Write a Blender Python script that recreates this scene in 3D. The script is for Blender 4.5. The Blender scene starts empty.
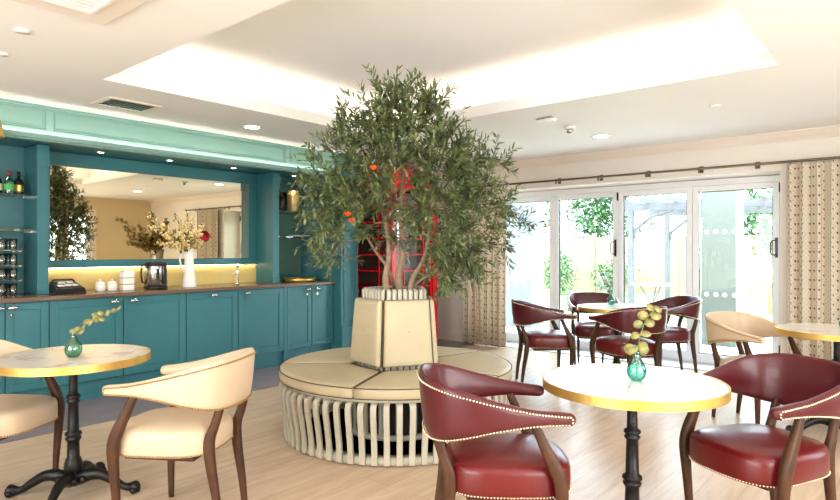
import bpy, bmesh, math, random
from mathutils import Vector, Matrix
from math import sin, cos, pi, radians as R

random.seed(7)
sc = bpy.context.scene
col = sc.collection

# ------------------------------------------------------------------ camera, world, sun, exposure
cd = bpy.data.cameras.new('camera'); cam = bpy.data.objects.new('camera', cd); col.objects.link(cam)
cam.location = (0, 0, 1.3); cam.rotation_euler = (R(90), 0, R(-50))
cd.sensor_width = 36; cd.lens = 605 / 840 * 36; cd.clip_start = 0.05; cd.clip_end = 200
sc.camera = cam

world = bpy.data.worlds.new('sky'); sc.world = world; world.use_nodes = True
bgn = world.node_tree.nodes['Background']
bgn.inputs[0].default_value = (0.70, 0.84, 1.0, 1); bgn.inputs[1].default_value = 12.5

sd = bpy.data.lights.new('sun', 'SUN'); sd.energy = 6; sd.angle = R(2); sd.color = (1, .96, .88)
sun = bpy.data.objects.new('sun', sd); col.objects.link(sun); sun.rotation_euler = (R(8), R(-32), 0)

sc.view_settings.view_transform = 'Standard'; sc.view_settings.look = 'None'
sc.view_settings.exposure = 0.52; sc.view_settings.gamma = 1.0
sc.view_settings.use_curve_mapping = False
try:
    sc.cycles.max_bounces = 10; sc.cycles.diffuse_bounces = 5; sc.cycles.glossy_bounces = 4
    sc.cycles.transmission_bounces = 6; sc.cycles.transparent_max_bounces = 12
    sc.cycles.caustics_reflective = False; sc.cycles.caustics_refractive = False
    sc.cycles.sample_clamp_indirect = 4.0
except Exception: pass

def area_light(name, loc, rot, sx, sy, power, color, portal=False, spread=180):
    l = bpy.data.lights.new(name, 'AREA'); l.shape = 'RECTANGLE'; l.size = sx; l.size_y = sy
    l.energy = power; l.color = color; l.spread = R(spread)
    if portal: l.cycles.is_portal = True
    o = bpy.data.objects.new(name, l); col.objects.link(o); o.location = loc; o.rotation_euler = rot
    return o
# daylight portals at the glazed doors and rear french window, then added fill lights
area_light('daylight_portal', (7.46, 2.95, 1.03), (0, R(90), 0), 2.06, 3.6, 1, (1, 1, 1), True)
area_light('daylight_portal', (5.05, -2.12, 1.1), (R(90), 0, 0), 1.1, 2.0, 1, (1, 1, 1), True)
area_light('added_fill_light', (-2.42, 1.6, 1.35), (0, R(-90), 0), 1.7, 3.4, 140, (.94, .97, 1))  # this and the next are added fill before closed walls, no window there
area_light('added_fill_light', (1.2, -1.92, 1.35), (R(-90), 0, R(180)), 3.4, 1.7, 140, (.94, .97, 1))

# ------------------------------------------------------------------ materials
def lin(c):
    return tuple(((x/255)/12.92 if x/255 <= .04045 else ((x/255+.055)/1.055)**2.4) for x in c)
class NT:
    def __init__(s, m): s.t = m.node_tree; s.n = s.t.nodes; s.l = s.t.links
    def new(s, k, **kw):
        n = s.n.new(k)
        for a, b in kw.items(): setattr(n, a, b)
        return n
    def put(s, n, i, v):
        if isinstance(v, (int, float)): n.inputs[i].default_value = v
        elif isinstance(v, (tuple, list)):
            n.inputs[i].default_value = tuple(v) + ((1,) if len(v) == 3 and n.inputs[i].type == 'RGBA' else ())
        else: s.l.new(v, n.inputs[i])
    def math(s, op, a, b=0, c=0):
        n = s.new('ShaderNodeMath', operation=op); s.put(n, 0, a); s.put(n, 1, b)
        if op in ('MULTIPLY_ADD', 'COMPARE'): s.put(n, 2, c)
        return n.outputs[0]
    def mix(s, f, a, b):
        n = s.new('ShaderNodeMix', data_type='RGBA'); s.put(n, 0, f); s.put(n, 6, a); s.put(n, 7, b); return n.outputs[2]
    def ramp(s, f, a, b):
        n = s.new('ShaderNodeMapRange'); s.put(n, 0, f); n.inputs[1].default_value = a; n.inputs[2].default_value = b; return n.outputs[0]
def mat(name, c, rough=.5, metal=0, noise=0, nscale=8, bump=0, bscale=60, spec=.5, coat=0, trans=0, ior=1.45):
    m = bpy.data.materials.new(name); m.use_nodes = True; t = NT(m); b = t.n['Principled BSDF']
    lc = lin(c); b.inputs['Base Color'].default_value = (*lc, 1)
    b.inputs['Roughness'].default_value = rough; b.inputs['Metallic'].default_value = metal
    b.inputs['Specular IOR Level'].default_value = spec; b.inputs['Coat Weight'].default_value = coat
    b.inputs['Transmission Weight'].default_value = trans; b.inputs['IOR'].default_value = ior
    if noise or bump:
        co = t.new('ShaderNodeTexCoord')
        if noise:
            n = t.new('ShaderNodeTexNoise'); n.inputs['Scale'].default_value = nscale; n.inputs['Detail'].default_value = 4
            t.l.new(co.outputs['Object'], n.inputs['Vector'])
            f = t.ramp(n.outputs['Fac'], .3, .7)
            t.put(b, 'Base Color', t.mix(f, tuple(x*(1-noise) for x in lc), tuple(min(1, x*(1+noise)) for x in lc)))
        if bump:
            n = t.new('ShaderNodeTexNoise'); n.inputs['Scale'].default_value = bscale; n.inputs['Detail'].default_value = 3
            t.l.new(co.outputs['Object'], n.inputs['Vector'])
            bp = t.new('ShaderNodeBump'); bp.inputs['Strength'].default_value = bump; bp.inputs['Distance'].default_value = .01
            t.l.new(n.outputs['Fac'], bp.inputs['Height']); t.l.new(bp.outputs[0], b.inputs['Normal'])
    return m
def emit(name, c, s):
    m = bpy.data.materials.new(name); m.use_nodes = True; t = NT(m); b = t.n['Principled BSDF']
    b.inputs['Base Color'].default_value = (*lin(c), 1)
    b.inputs['Emission Color'].default_value = (*lin(c), 1); b.inputs['Emission Strength'].default_value = s
    return m

M = {}
M['ceiling'] = mat('ceiling_paint', (240, 239, 237), .8, noise=.01, nscale=2, spec=.2)
M['wall'] = mat('cream_wall_paint', (228, 220, 209), .75, noise=.015, nscale=3, spec=.2)
M['wall_beige'] = mat('beige_wall_paint', (218, 200, 164), .75, noise=.02, nscale=3, spec=.2)
M['trim'] = mat('cream_gloss_trim', (228, 216, 203), .4, noise=.01)
M['teal'] = mat('teal_paint', (54, 112, 119), .36, noise=.03, nscale=4)
M['teal_in'] = mat('teal_panel_paint', (58, 110, 114), .4, noise=.03, nscale=4)
M['green_fascia'] = mat('sage_teal_paint', (126, 162, 154), .42, noise=.02, nscale=4)
M['counter'] = mat('brown_stone_worktop', (108, 86, 68), .22, noise=.2, nscale=60)
M['yellow'] = mat('yellow_splashback_glass', (228, 204, 132), .12, noise=.02, nscale=3)
M['upvc'] = mat('white_frame', (236, 238, 240), .35, noise=.01)
M['black_plastic'] = mat('black_plastic', (18, 18, 20), .3, noise=.1)
M['iron'] = mat('black_cast_iron', (24, 22, 22), .38, metal=.4, noise=.25, nscale=25, bump=.25, bscale=90)
M['brass'] = mat('brushed_brass', (224, 186, 104), .4, metal=.9, noise=.06, nscale=12)
M['steel'] = mat('polished_steel', (205, 205, 205), .14, metal=1, noise=.04)
M['chrome'] = mat('chrome', (225, 225, 225), .08, metal=1, noise=.02)
M['wood'] = mat('walnut_wood', (68, 41, 23), .45, noise=.28, nscale=14, spec=.35)
M['burgundy_leather'] = mat('burgundy_leather', (76, 15, 23), .34, noise=.07, nscale=5, bump=.08, bscale=160, coat=.1)
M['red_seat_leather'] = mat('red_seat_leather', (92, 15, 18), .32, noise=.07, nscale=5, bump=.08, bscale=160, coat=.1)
M['cream_leather'] = mat('cream_leather', (196, 174, 145), .42, noise=.04, nscale=5, bump=.08, bscale=160)
M['nail'] = mat('antique_brass_nail', (236, 220, 186), .25, metal=.85, noise=.1)
M['nail_cream'] = mat('dull_brass_nail', (170, 132, 74), .3, metal=.8, noise=.1)
M['bench_cushion'] = mat('beige_cushion_leather', (186, 173, 142), .5, noise=.04, nscale=4, bump=.1, bscale=40)
M['bench_slat'] = mat('ivory_painted_slat', (186, 182, 164), .45, noise=.05, nscale=12)
M['piping'] = mat('brown_piping', (84, 70, 50), .6, noise=.1)
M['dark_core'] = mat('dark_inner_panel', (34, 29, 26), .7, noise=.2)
M['soil'] = mat('potting_soil', (70, 54, 40), .95, noise=.5, nscale=40, bump=.6, bscale=60)
M['bark'] = mat('olive_bark', (150, 128, 104), .85, noise=.3, nscale=30, bump=.5, bscale=60)
M['red'] = mat('kiosk_red_gloss', (196, 14, 24), .22, noise=.03, coat=.3)
M['white_ceramic'] = mat('white_ceramic', (240, 236, 228), .18, noise=.01)
M['white_plastic'] = mat('white_plastic', (232, 230, 226), .4, noise=.01)
M['peony'] = mat('crimson_petal', (176, 14, 44), .6, noise=.25, nscale=30)
M['blossom'] = mat('cream_petal', (236, 208, 148), .6, noise=.12, nscale=30)
M['gold'] = mat('aged_gold_glaze', (204, 174, 116), .35, metal=.4, noise=.12)
M['orange_glint'] = mat('orange_glint_colour', (238, 96, 30), .6, noise=.2, nscale=30)  # warm glints in the crown, put into a colour
M['rod'] = mat('bronze_rod', (112, 98, 78), .35, metal=.8, noise=.08)
M['fence'] = mat('larch_fence', (122, 108, 86), .8, noise=.12, nscale=9)
M['grass'] = mat('lawn_grass', (120, 160, 88), .9, noise=.25, nscale=30)
M['paving'] = mat('pale_paving', (222, 218, 210), .8, noise=.05, nscale=6)
M['render'] = mat('grey_green_render', (92, 97, 90), .8, noise=.05, nscale=4)
M['blue_render'] = mat('pale_blue_render', (104, 110, 118), .8, noise=.04, nscale=4)
M['pergola'] = mat('weathered_timber', (76, 76, 78), .8, noise=.1)
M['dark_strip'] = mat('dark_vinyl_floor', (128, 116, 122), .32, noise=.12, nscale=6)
M['glass_dot'] = mat('frosted_dot', (245, 248, 250), .6, noise=.01)
def m_dot():
    m = bpy.data.materials.new('frosted_dot'); m.use_nodes = True; t = NT(m); b = t.n['Principled BSDF']; b.inputs['Base Color'].default_value = (.9, .93, .95, 1); b.inputs['Roughness'].default_value = .5
    tl = t.new('ShaderNodeBsdfTranslucent'); tl.inputs[0].default_value = (.95, .97, 1, 1); mx = t.new('ShaderNodeMixShader'); mx.inputs[0].default_value = .6
    t.l.new(b.outputs[0], mx.inputs[1]); t.l.new(tl.outputs[0], mx.inputs[2]); t.l.new(mx.outputs[0], t.n['Material Output'].inputs[0]); return m
M['glass_dot'] = m_dot()
M['label_green'] = mat('green_label', (70, 160, 80), .5, noise=.1)
M['label_cream'] = mat('cream_label', (230, 220, 190), .5, noise=.1)
M['bottle_glass'] = mat('dark_bottle_glass', (30, 34, 24), .08, noise=.1)
M['red_cap'] = mat('red_bottle_foil', (150, 30, 30), .35, noise=.1)
M['lens_diff'] = emit('downlight_diffuser', (255, 244, 226), 14)
M['led_warm'] = emit('led_warm_strip', (255, 224, 180), 10)
M['led_ledge'] = emit('led_ledge_strip', (255, 240, 222), 26)
M['led_cove'] = emit('led_cove_strip', (255, 238, 220), 12.5)

def leafmat(name, a, b, rough=.5, scale=22):
    m = bpy.data.materials.new(name); m.use_nodes = True; t = NT(m); bs = t.n['Principled BSDF']
    g = t.new('ShaderNodeNewGeometry'); n = t.new('ShaderNodeTexNoise'); n.inputs['Scale'].default_value = scale
    t.l.new(g.outputs['Position'], n.inputs['Vector'])
    t.put(bs, 'Base Color', t.mix(t.ramp(n.outputs['Fac'], .35, .65), lin(a), lin(b)))
    bs.inputs['Roughness'].default_value = rough
    return m
M['olive_leaf'] = leafmat('olive_leaf', (56, 70, 40), (122, 134, 84), .42)
M['shrub_leaf'] = leafmat('shrub_leaf', (44, 78, 42), (80, 112, 64), .6, 8)
M['bouquet_leaf'] = leafmat('bouquet_leaf', (60, 96, 48), (126, 140, 70), .5)
M['euca_leaf'] = leafmat('eucalyptus_leaf', (104, 118, 80), (160, 146, 78), .5, 40)
M['euca_dark'] = leafmat('dark_eucalyptus_leaf', (50, 66, 54), (80, 96, 74), .5, 40)

def m_glass(name, tint=(1, 1, 1), refl=.06, rough=0.0):
    m = bpy.data.materials.new(name); m.use_nodes = True; t = NT(m); t.n.remove(t.n['Principled BSDF'])
    tr = t.new('ShaderNodeBsdfTransparent'); tr.inputs[0].default_value = (*tint, 1)
    gl = t.new('ShaderNodeBsdfGlossy'); gl.inputs['Roughness'].default_value = rough
    lw = t.new('ShaderNodeLayerWeight'); lw.inputs[0].default_value = .2
    mx = t.new('ShaderNodeMixShader'); f = t.math('MULTIPLY_ADD', lw.outputs['Fresnel'], .6, refl)
    t.l.new(f, mx.inputs[0]); t.l.new(tr.outputs[0], mx.inputs[1]); t.l.new(gl.outputs[0], mx.inputs[2])
    t.l.new(mx.outputs[0], t.n['Material Output'].inputs[0]); return m
M['pane'] = m_glass('clear_pane', (.97, .99, .98), .03)
M['kiosk_pane'] = m_glass('kiosk_pane', (.72, .66, .66), .10)
M['tumbler'] = m_glass('clear_tumbler_glass', (.96, .98, .97), .2)
M['shelf_glass'] = m_glass('shelf_glass', (.80, .90, .87), .18)
M['teal_glass'] = m_glass('teal_bottle_glass', (.28, .78, .70), .16)
M['green_glass'] = m_glass('green_bottle_glass', (.34, .74, .58), .14)
M['mirror'] = mat('silvered_mirror', (236, 226, 200), .015, metal=1)
M['niche_mirror'] = mat('tinted_niche_mirror', (150, 170, 150), .06, metal=1)

def m_floor():
    m = bpy.data.materials.new('oak_plank_floor'); m.use_nodes = True; t = NT(m); b = t.n['Principled BSDF']
    co = t.new('ShaderNodeTexCoord')
    br = t.new('ShaderNodeTexBrick'); br.offset = .37; br.inputs['Scale'].default_value = 1
    br.inputs['Brick Width'].default_value = 1.5; br.inputs['Row Height'].default_value = .19
    br.inputs['Mortar Size'].default_value = .0018; br.inputs['Bias'].default_value = 0
    br.inputs['Color1'].default_value = (.25, .25, .25, 1); br.inputs['Color2'].default_value = (.75, .75, .75, 1)
    br.inputs['Mortar'].default_value = (0, 0, 0, 1)
    t.l.new(co.outputs['Object'], br.inputs['Vector'])
    mp = t.new('ShaderNodeMapping'); mp.inputs['Scale'].default_value = (1.1, 9, 1); t.l.new(co.outputs['Object'], mp.inputs[0])
    n = t.new('ShaderNodeTexNoise'); n.inputs['Scale'].default_value = 1.6; n.inputs['Detail'].default_value = 6; n.inputs['Distortion'].default_value = 1.2
    t.l.new(mp.outputs[0], n.inputs['Vector'])
    f = t.math('ADD', t.math('MULTIPLY', br.outputs['Color'], .35), t.math('MULTIPLY', t.ramp(n.outputs['Fac'], .3, .7), .65))
    c = t.mix(f, lin((176, 148, 120)), lin((214, 192, 166)))
    c = t.mix(t.math('MULTIPLY', br.outputs['Fac'], .5), c, lin((150, 118, 90)))
    t.put(b, 'Base Color', c); b.inputs['Specular IOR Level'].default_value = .4; b.inputs['Roughness'].default_value = .33
    return m
def m_marble():
    m = bpy.data.materials.new('white_marble'); m.use_nodes = True; t = NT(m); b = t.n['Principled BSDF']
    co = t.new('ShaderNodeTexCoord')
    n = t.new('ShaderNodeTexNoise'); n.inputs['Scale'].default_value = 2.4; n.inputs['Detail'].default_value = 7; n.inputs['Distortion'].default_value = 1.6
    t.l.new(co.outputs['Object'], n.inputs['Vector'])
    v = t.math('ABSOLUTE', t.math('SUBTRACT', n.outputs['Fac'], .5))
    f = t.ramp(v, 0.0, .03)
    n2 = t.new('ShaderNodeTexNoise'); n2.inputs['Scale'].default_value = 5; t.l.new(co.outputs['Object'], n2.inputs['Vector'])
    f2 = t.math('MAXIMUM', f, t.ramp(n2.outputs['Fac'], .42, .55))
    t.put(b, 'Base Color', t.mix(f2, lin((184, 172, 162)), lin((226, 218, 204)))); b.inputs['Roughness'].default_value = .16
    return m
def m_curtain():
    m = bpy.data.materials.new('dotted_curtain_fabric'); m.use_nodes = True; t = NT(m); b = t.n['Principled BSDF']
    uv = t.new('ShaderNodeTexCoord'); sp = t.new('ShaderNodeSeparateXYZ'); t.l.new(uv.outputs['UV'], sp.inputs[0])
    U, V = sp.outputs[0], sp.outputs[1]
    def dots(pu, pv, ou, ov, rad):
        a = t.math('SUBTRACT', t.math('FRACT', t.math('ADD', t.math('DIVIDE', U, pu), ou)), .5)
        c = t.math('SUBTRACT', t.math('FRACT', t.math('ADD', t.math('DIVIDE', V, pv), ov)), .5)
        a = t.math('MULTIPLY', a, pu); c = t.math('MULTIPLY', c, pv)
        d = t.math('SQRT', t.math('ADD', t.math('MULTIPLY', a, a), t.math('MULTIPLY', c, c)))
        return t.math('LESS_THAN', d, rad)
    base = t.mix(dots(.045, .045, .1, .3, .006), lin((228, 217, 198)), lin((208, 182, 146)))
    base = t.mix(dots(.045, .045, .6, .8, .005), base, lin((190, 176, 128)))
    st = t.math('LESS_THAN', t.math('FRACT', t.math('DIVIDE', U, .18)), .05)
    base = t.mix(st, base, lin((212, 176, 150)))
    base = t.mix(dots(.09, .09, .25, .25, .0095), base, lin((104, 60, 52)))
    base = t.mix(dots(.18, .09, .62, .75, .008), base, lin((96, 104, 84)))
    t.put(b, 'Base Color', base); b.inputs['Roughness'].default_value = .9
    tl = t.new('ShaderNodeBsdfTranslucent'); t.put(tl, 0, base)
    mx = t.new('ShaderNodeMixShader'); mx.inputs[0].default_value = .25
    t.l.new(b.outputs[0], mx.inputs[1]); t.l.new(tl.outputs[0], mx.inputs[2]); t.l.new(mx.outputs[0], t.n['Material Output'].inputs[0])
    return m
M['floor'] = m_floor(); M['marble'] = m_marble(); M['curtain'] = m_curtain()

# ------------------------------------------------------------------ mesh helpers
class MB:
    def __init__(s): s.v = []; s.f = []; s.sm = []; s.uv = None
    def add(s, v, f, smooth=False):
        k = len(s.v); s.v += [tuple(p) for p in v]; s.f += [tuple(i+k for i in q) for q in f]; s.sm += [smooth]*len(f); return s
    def box(s, x0, x1, y0, y1, z0, z1):
        v = [(x, y, z) for z in (z0, z1) for y in (y0, y1) for x in (x0, x1)]
        return s.add(v, [(0, 2, 3, 1), (4, 5, 7, 6), (0, 1, 5, 4), (2, 6, 7, 3), (0, 4, 6, 2), (1, 3, 7, 5)])
    def tube(s, path, rad, n=8, smooth=True, sx=1, sy=1, up=None, square=False):
        P = [Vector(p) for p in path]; rad = rad if isinstance(rad, (list, tuple)) else [rad]*len(P)
        vs = []; ref = Vector(up) if up else None
        for i, p in enumerate(P):
            d = (P[min(i+1, len(P)-1)] - P[max(i-1, 0)]).normalized()
            if ref is None: ref = Vector((0, 0, 1)) if abs(d.z) < .9 else Vector((1, 0, 0))
            a = d.cross(ref)
            if a.length < 1e-4: a = d.cross(Vector((1, .1, 0)))
            a.normalize(); b = a.cross(d).normalized(); ref = b if up is None else ref
            for k in range(n):
                t = 2*pi*(k+.5)/n; ca, sa = cos(t), sin(t)
                if square: ca = math.copysign(abs(ca)**.5, ca); sa = math.copysign(abs(sa)**.5, sa)
                vs.append(p + a*ca*rad[i]*sx + b*sa*rad[i]*sy)
        f = []
        for i in range(len(P)-1):
            for k in range(n):
                q = (k+1) % n; f.append((i*n+k, i*n+q, (i+1)*n+q, (i+1)*n+k))
        s.add(vs, f, smooth); m = len(s.v)-len(vs)
        s.f += [tuple(m+k for k in range(n))[::-1], tuple(m+(len(P)-1)*n+k for k in range(n))]; s.sm += [False]*2
        return s
    def lathe(s, prof, n=32, c=(0, 0, 0), smooth=True):
        vs = [(c[0]+r*cos(2*pi*k/n), c[1]+r*sin(2*pi*k/n), c[2]+z) for r, z in prof for k in range(n)]
        f = [(i*n+k, i*n+(k+1) % n, (i+1)*n+(k+1) % n, (i+1)*n+k) for i in range(len(prof)-1) for k in range(n)]
        s.add(vs, f, smooth); m = len(s.v)-len(vs)
        if prof[0][0] > 1e-4: s.f.append(tuple(m+k for k in range(n))[::-1]); s.sm.append(False)
        if prof[-1][0] > 1e-4: s.f.append(tuple(m+(len(prof)-1)*n+k for k in range(n))); s.sm.append(False)
        return s
    def prism(s, pts, z0, z1, smooth=False):
        n = len(pts); v = [(x, y, z0) for x, y in pts]+[(x, y, z1) for x, y in pts]
        return s.add(v, [tuple(range(n))[::-1], tuple(range(n, 2*n))]+[(k, (k+1) % n, n+(k+1) % n, n+k) for k in range(n)], smooth)
    def ball(s, c, r, n=6, m=4, sz=1):
        v = [(c[0], c[1], c[2]-r*sz)]; f = []
        for j in range(1, m):
            a = -pi/2+pi*j/m
            v += [(c[0]+r*cos(a)*cos(2*pi*k/n), c[1]+r*cos(a)*sin(2*pi*k/n), c[2]+r*sz*sin(a)) for k in range(n)]
        v.append((c[0], c[1], c[2]+r*sz)); L = len(v)-1
        f += [(0, 1+(k+1) % n, 1+k) for k in range(n)]
        for j in range(m-2):
            f += [(1+j*n+k, 1+j*n+(k+1) % n, 1+(j+1)*n+(k+1) % n, 1+(j+1)*n+k) for k in range(n)]
        f += [(L, 1+(m-2)*n+k, 1+(m-2)*n+(k+1) % n) for k in range(n)]
        return s.add(v, f, True)
    def leaf(s, p, d, up, L, w, fold=.15):
        p = Vector(p); d = Vector(d).normalized(); side = d.cross(Vector(up))
        if side.length < 1e-3: side = d.cross(Vector((1, .2, .1)))
        side.normalize(); nrm = side.cross(d)
        m1 = p+d*L*.35; m2 = p+d*L*.72
        v = [p, m1+side*w*.5+nrm*fold*w, m1-side*w*.5+nrm*fold*w, m2+side*w*.38+nrm*fold*w, m2-side*w*.38+nrm*fold*w, p+d*L]
        return s.add(v, [(0, 1, 2), (1, 3, 4, 2), (3, 5, 4)], True)
    def build(s, name, m, parent=None, bevel=0, seg=2, solid=0, uv=None, sub=0):
        me = bpy.data.meshes.new(name); me.from_pydata(s.v, [], s.f)
        me.polygons.foreach_set('use_smooth', s.sm)
        if uv:
            ul = me.uv_layers.new(name='UVMap')
            for lp in me.loops: ul.data[lp.index].uv = uv[lp.vertex_index]
        me.materials.append(M[m] if isinstance(m, str) else m); me.update()
        o = bpy.data.objects.new(name, me); col.objects.link(o)
        if parent: o.parent = parent
        if bevel:
            b = o.modifiers.new('bevel', 'BEVEL'); b.width = bevel; b.segments = seg; b.limit_method = 'ANGLE'; b.angle_limit = R(40)
        if solid:
            q = o.modifiers.new('solid', 'SOLIDIFY'); q.thickness = solid
        return o
def tag(o, label, cat, group=None):
    o['label'] = label; o['category'] = cat
    if group: o['group'] = group
    return o
def thing(name, label, cat, loc=(0, 0, 0), rz=0, group=None):
    o = bpy.data.objects.new(name, None); col.objects.link(o); o.empty_display_size = .1
    o.location = loc; o.rotation_euler = (0, 0, rz); return tag(o, label, cat, group)
def struct(o): o['kind'] = 'structure'; return o
def dup(root, loc, rz, label, group=None):
    def cp(o, par):
        c = o.copy(); col.objects.link(c)
        if par: c.parent = par
        for ch in [q for q in bpy.data.objects if q.parent == o]: cp(ch, c)
        return c
    r = cp(root, None); r.location = loc; r.rotation_euler = (0, 0, rz); r['label'] = label
    if group: r['group'] = group
    return r
def cat_rom(P, n):
    P = [Vector(p) for p in P]; out = []
    for i in range(len(P)-1):
        a = P[max(i-1, 0)]; b = P[i]; c = P[i+1]; d = P[min(i+2, len(P)-1)]
        for k in range(n):
            t = k/n
            out.append(.5*((2*b)+(c-a)*t+(2*a-5*b+4*c-d)*t*t+(-a+3*b-3*c+d)*t**3))
    out.append(P[-1]); return out

# ------------------------------------------------------------------ room shell
CZ = 2.47; XW = 6.95; YB = 6.20
struct(MB().box(-2.7, 7.9, -2.3, 6.5, -.1, 0).build('floor', 'floor'))
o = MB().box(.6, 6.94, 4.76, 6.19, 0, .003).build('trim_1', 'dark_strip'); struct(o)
# ceiling with a rectangular coffer: opening x 1.78-4.38, y .72-4.33
cx0, cx1, cy0, cy1 = 1.78, 4.38, .72, 4.33
b = MB()
b.box(-2.7, cx0, -2.3, 6.5, CZ, CZ+.05); b.box(cx1, 7.9, -2.3, 6.5, CZ, CZ+.05)
b.box(cx0, cx1, -2.3, cy0, CZ, CZ+.05); b.box(cx0, cx1, cy1, 6.5, CZ, CZ+.05)
w = .035; g = .24; top = 2.80
b.box(cx0-w, cx0, cy0-w, cy1+w, CZ+.05, CZ+.10); b.box(cx1, cx1+w, cy0-w, cy1+w, CZ+.05, CZ+.10)
b.box(cx0, cx1, cy0-w, cy0, CZ+.05, CZ+.10); b.box(cx0, cx1, cy1, cy1+w, CZ+.05, CZ+.10)
b.box(cx0-g-.05, cx0-g, cy0-g, cy1+g, CZ+.05, top); b.box(cx1+g, cx1+g+.05, cy0-g, cy1+g, CZ+.05, top)
b.box(cx0-g, cx1+g, cy0-g-.05, cy0-g, CZ+.05, top); b.box(cx0-g, cx1+g, cy1+g, cy1+g+.05, CZ+.05, top)
b.box(cx0-g-.05, cx1+g+.05, cy0-g-.05, cy1+g+.05, top, top+.05)
struct(b.build('ceiling', 'ceiling'))
for (a0, a1, c0, c1, nm) in ((cx0-.12, cx0-.09, cy0, cy1, 'left'), (cx1+.09, cx1+.12, cy0, cy1, 'right'),
                     (cx0, cx1, cy0-.12, cy0-.09, 'near'), (cx0, cx1, cy1+.09, cy1+.12, 'far')):
    o = MB().box(a0, a1, c0, c1, CZ+.05, CZ+.065).build('led_strip', 'led_cove')
    tag(o, {'left': 'warm light strip hidden in the coffer edge nearest the left side', 'right': 'warm light strip hidden in the coffer edge nearest the glazed doors',
            'near': 'warm light strip hidden in the coffer edge above the seating', 'far': 'warm light strip hidden in the coffer edge nearest the teal cabinets'}[nm], 'led strip')
# walls
struct(MB().box(-2.7, 7.9, YB, 6.5, 0, CZ).build('wall_left', 'wall'))
b = MB(); y0, y1 = 1.13, 4.74
b.box(XW, 7.5, -2.3, y0, 0, CZ); b.box(XW, 7.5, y1, 6.5, 0, CZ); b.box(XW, 7.5, y0, y1, 2.10, CZ)
struct(b.build('wall_right', 'wall'))
b = MB()   # rear wall with a french window
b.box(-2.7, 4.5, -2.3, -2, 0, CZ); b.box(5.6, XW, -2.3, -2, 0, CZ); b.box(4.5, 5.6, -2.3, -2, 2.1, CZ)
struct(b.build('wall_rear', 'wall_beige'))
struct(MB().box(-2.7, -2.5, -2.3, 6.5, 0, CZ).build('wall_behind', 'wall'))
# skirting boards, cornice
def skirt(name, x0, x1, yy0, yy1, xdir):
    b = MB()
    if xdir: b.box(x0, x1, yy0, yy1, 0, .13); b.box(x0+.008, x1, yy0, yy1, .13, .16)
    else: b.box(x0, x1, yy0, yy1, 0, .13); b.box(x0, x1, yy0+.008 if yy0 > 0 else yy0, yy1, .13, .16)
    return struct(b.build(name, 'trim', bevel=.004))
skirt('baseboard_right', XW-.02, XW, 4.78, YB-.02, True)
skirt('baseboard_far', 5.26, XW, YB-.02, YB, False)
skirt('baseboard_near', XW-.02, XW, -2, 1.1, True)
pr = [(0, 0), (0, -.09), (.015, -.09), (.03, -.07), (.055, -.05), (.08, -.02), (.095, -.015), (.095, 0)]
def cornice(name, horizontal_y=None):
    b = MB(); n = len(pr)
    a = [(XW-x, -2, CZ+z) for x, z in pr]; c = [(XW-x, YB, CZ+z) for x, z in pr]
    b.add(a+c, [(k, (k+1) % n, n+(k+1) % n, n+k) for k in range(n)]); return struct(b.build(name, 'trim'))
cornice('trim_2')

# ------------------------------------------------------------------ glazed doors
XD = 7.35
fr = MB(); Y0, Y1, ZT = y0+.002, y1-.002, 2.095
fr.box(XD-.035, XD+.045, Y0, Y0+.06, 0, ZT); fr.box(XD-.035, XD+.045, Y1-.06, Y1, 0, ZT)
fr.box(XD-.035, XD+.045, Y0+.06, Y1-.06, ZT-.07, ZT); fr.box(XD-.035, XD+.045, Y0+.06, Y1-.06, 0, .03)
struct(fr.build('window_1', 'upvc', bevel=.004))
edges = [1.19+i*(4.68-1.19)/4 for i in range(5)]
hs = {0: .035, 1: None, 2: .015, 3: None}
for i in range(4):
    a, c = edges[i]+.003, edges[i+1]-.003; z0, z1 = .035, ZT-.073; s = .062
    b = MB(); b.box(XD-.045, XD+.02, a, a+s, z0, z1); b.box(XD-.045, XD+.02, c-s, c, z0, z1)
    b.box(XD-.045, XD+.02, a+s, c-s, z1-s, z1); b.box(XD-.045, XD+.02, a+s, c-s, z0, z0+.09)
    dr = struct(b.build('door_%d' % (i+1), 'upvc', bevel=.005))
    gk = MB(); q = .007
    for (ya, yb) in ((a+s, a+s+q), (c-s-q, c-s)): gk.box(XD-.03, XD+.005, ya, yb, z0+.09, z1-s)
    gk.box(XD-.03, XD+.005, a+s, c-s, z1-s-q, z1-s); gk.box(XD-.03, XD+.005, a+s, c-s, z0+.09, z0+.09+q)
    gk.build('gasket', 'black_plastic', dr)
    MB().box(XD-.014, XD-.010, a+s, c-s, z0+.09, z1-s).build('pane', 'pane', dr)
    if i in (0, 3):
        dt = MB(); ys = (1.92, 1.82, 1.73, 1.63, 1.53, 1.43) if i == 0 else (4.53, 4.40, 4.26, 4.13, 4.0)
        for zz in (1.505, .80):
            for yy in ys:
                n = 14; vv = [(XD-.0155, yy+.026*cos(2*pi*k/n), zz+.026*sin(2*pi*k/n)) for k in range(n)]
                dt.add(vv, [tuple(range(n))])
                vv = [(XD-.0148, yy+.026*cos(2*pi*k/n), zz+.026*sin(2*pi*k/n)) for k in range(n)]
                dt.add(vv, [tuple(range(n))[::-1]])
        dt.build('safety_dots', 'glass_dot', dr)
    if i in (0, 2):
        hy = a+.028; h = MB()
        h.tube([(XD-.047, hy, 1.245), (XD-.06, hy, 1.247), (XD-.062, hy+.04, 1.25), (XD-.062, hy+.052, 1.27), (XD-.062, hy+.052, 1.38), (XD-.062, hy+.04, 1.40), (XD-.06, hy, 1.403), (XD-.047, hy, 1.405)], .0065, 8)
        h.box(XD-.048, XD-.045, hy-.014, hy+.014, 1.22, 1.43); h.build('handle', 'black_plastic', dr)
        h = MB()
        for zz in (.25, 1.96): h.box(XD-.06, XD-.044, a-.012, a+.006, zz-.05, zz+.05)
        h.build('hinge', 'black_plastic', dr)
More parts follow.
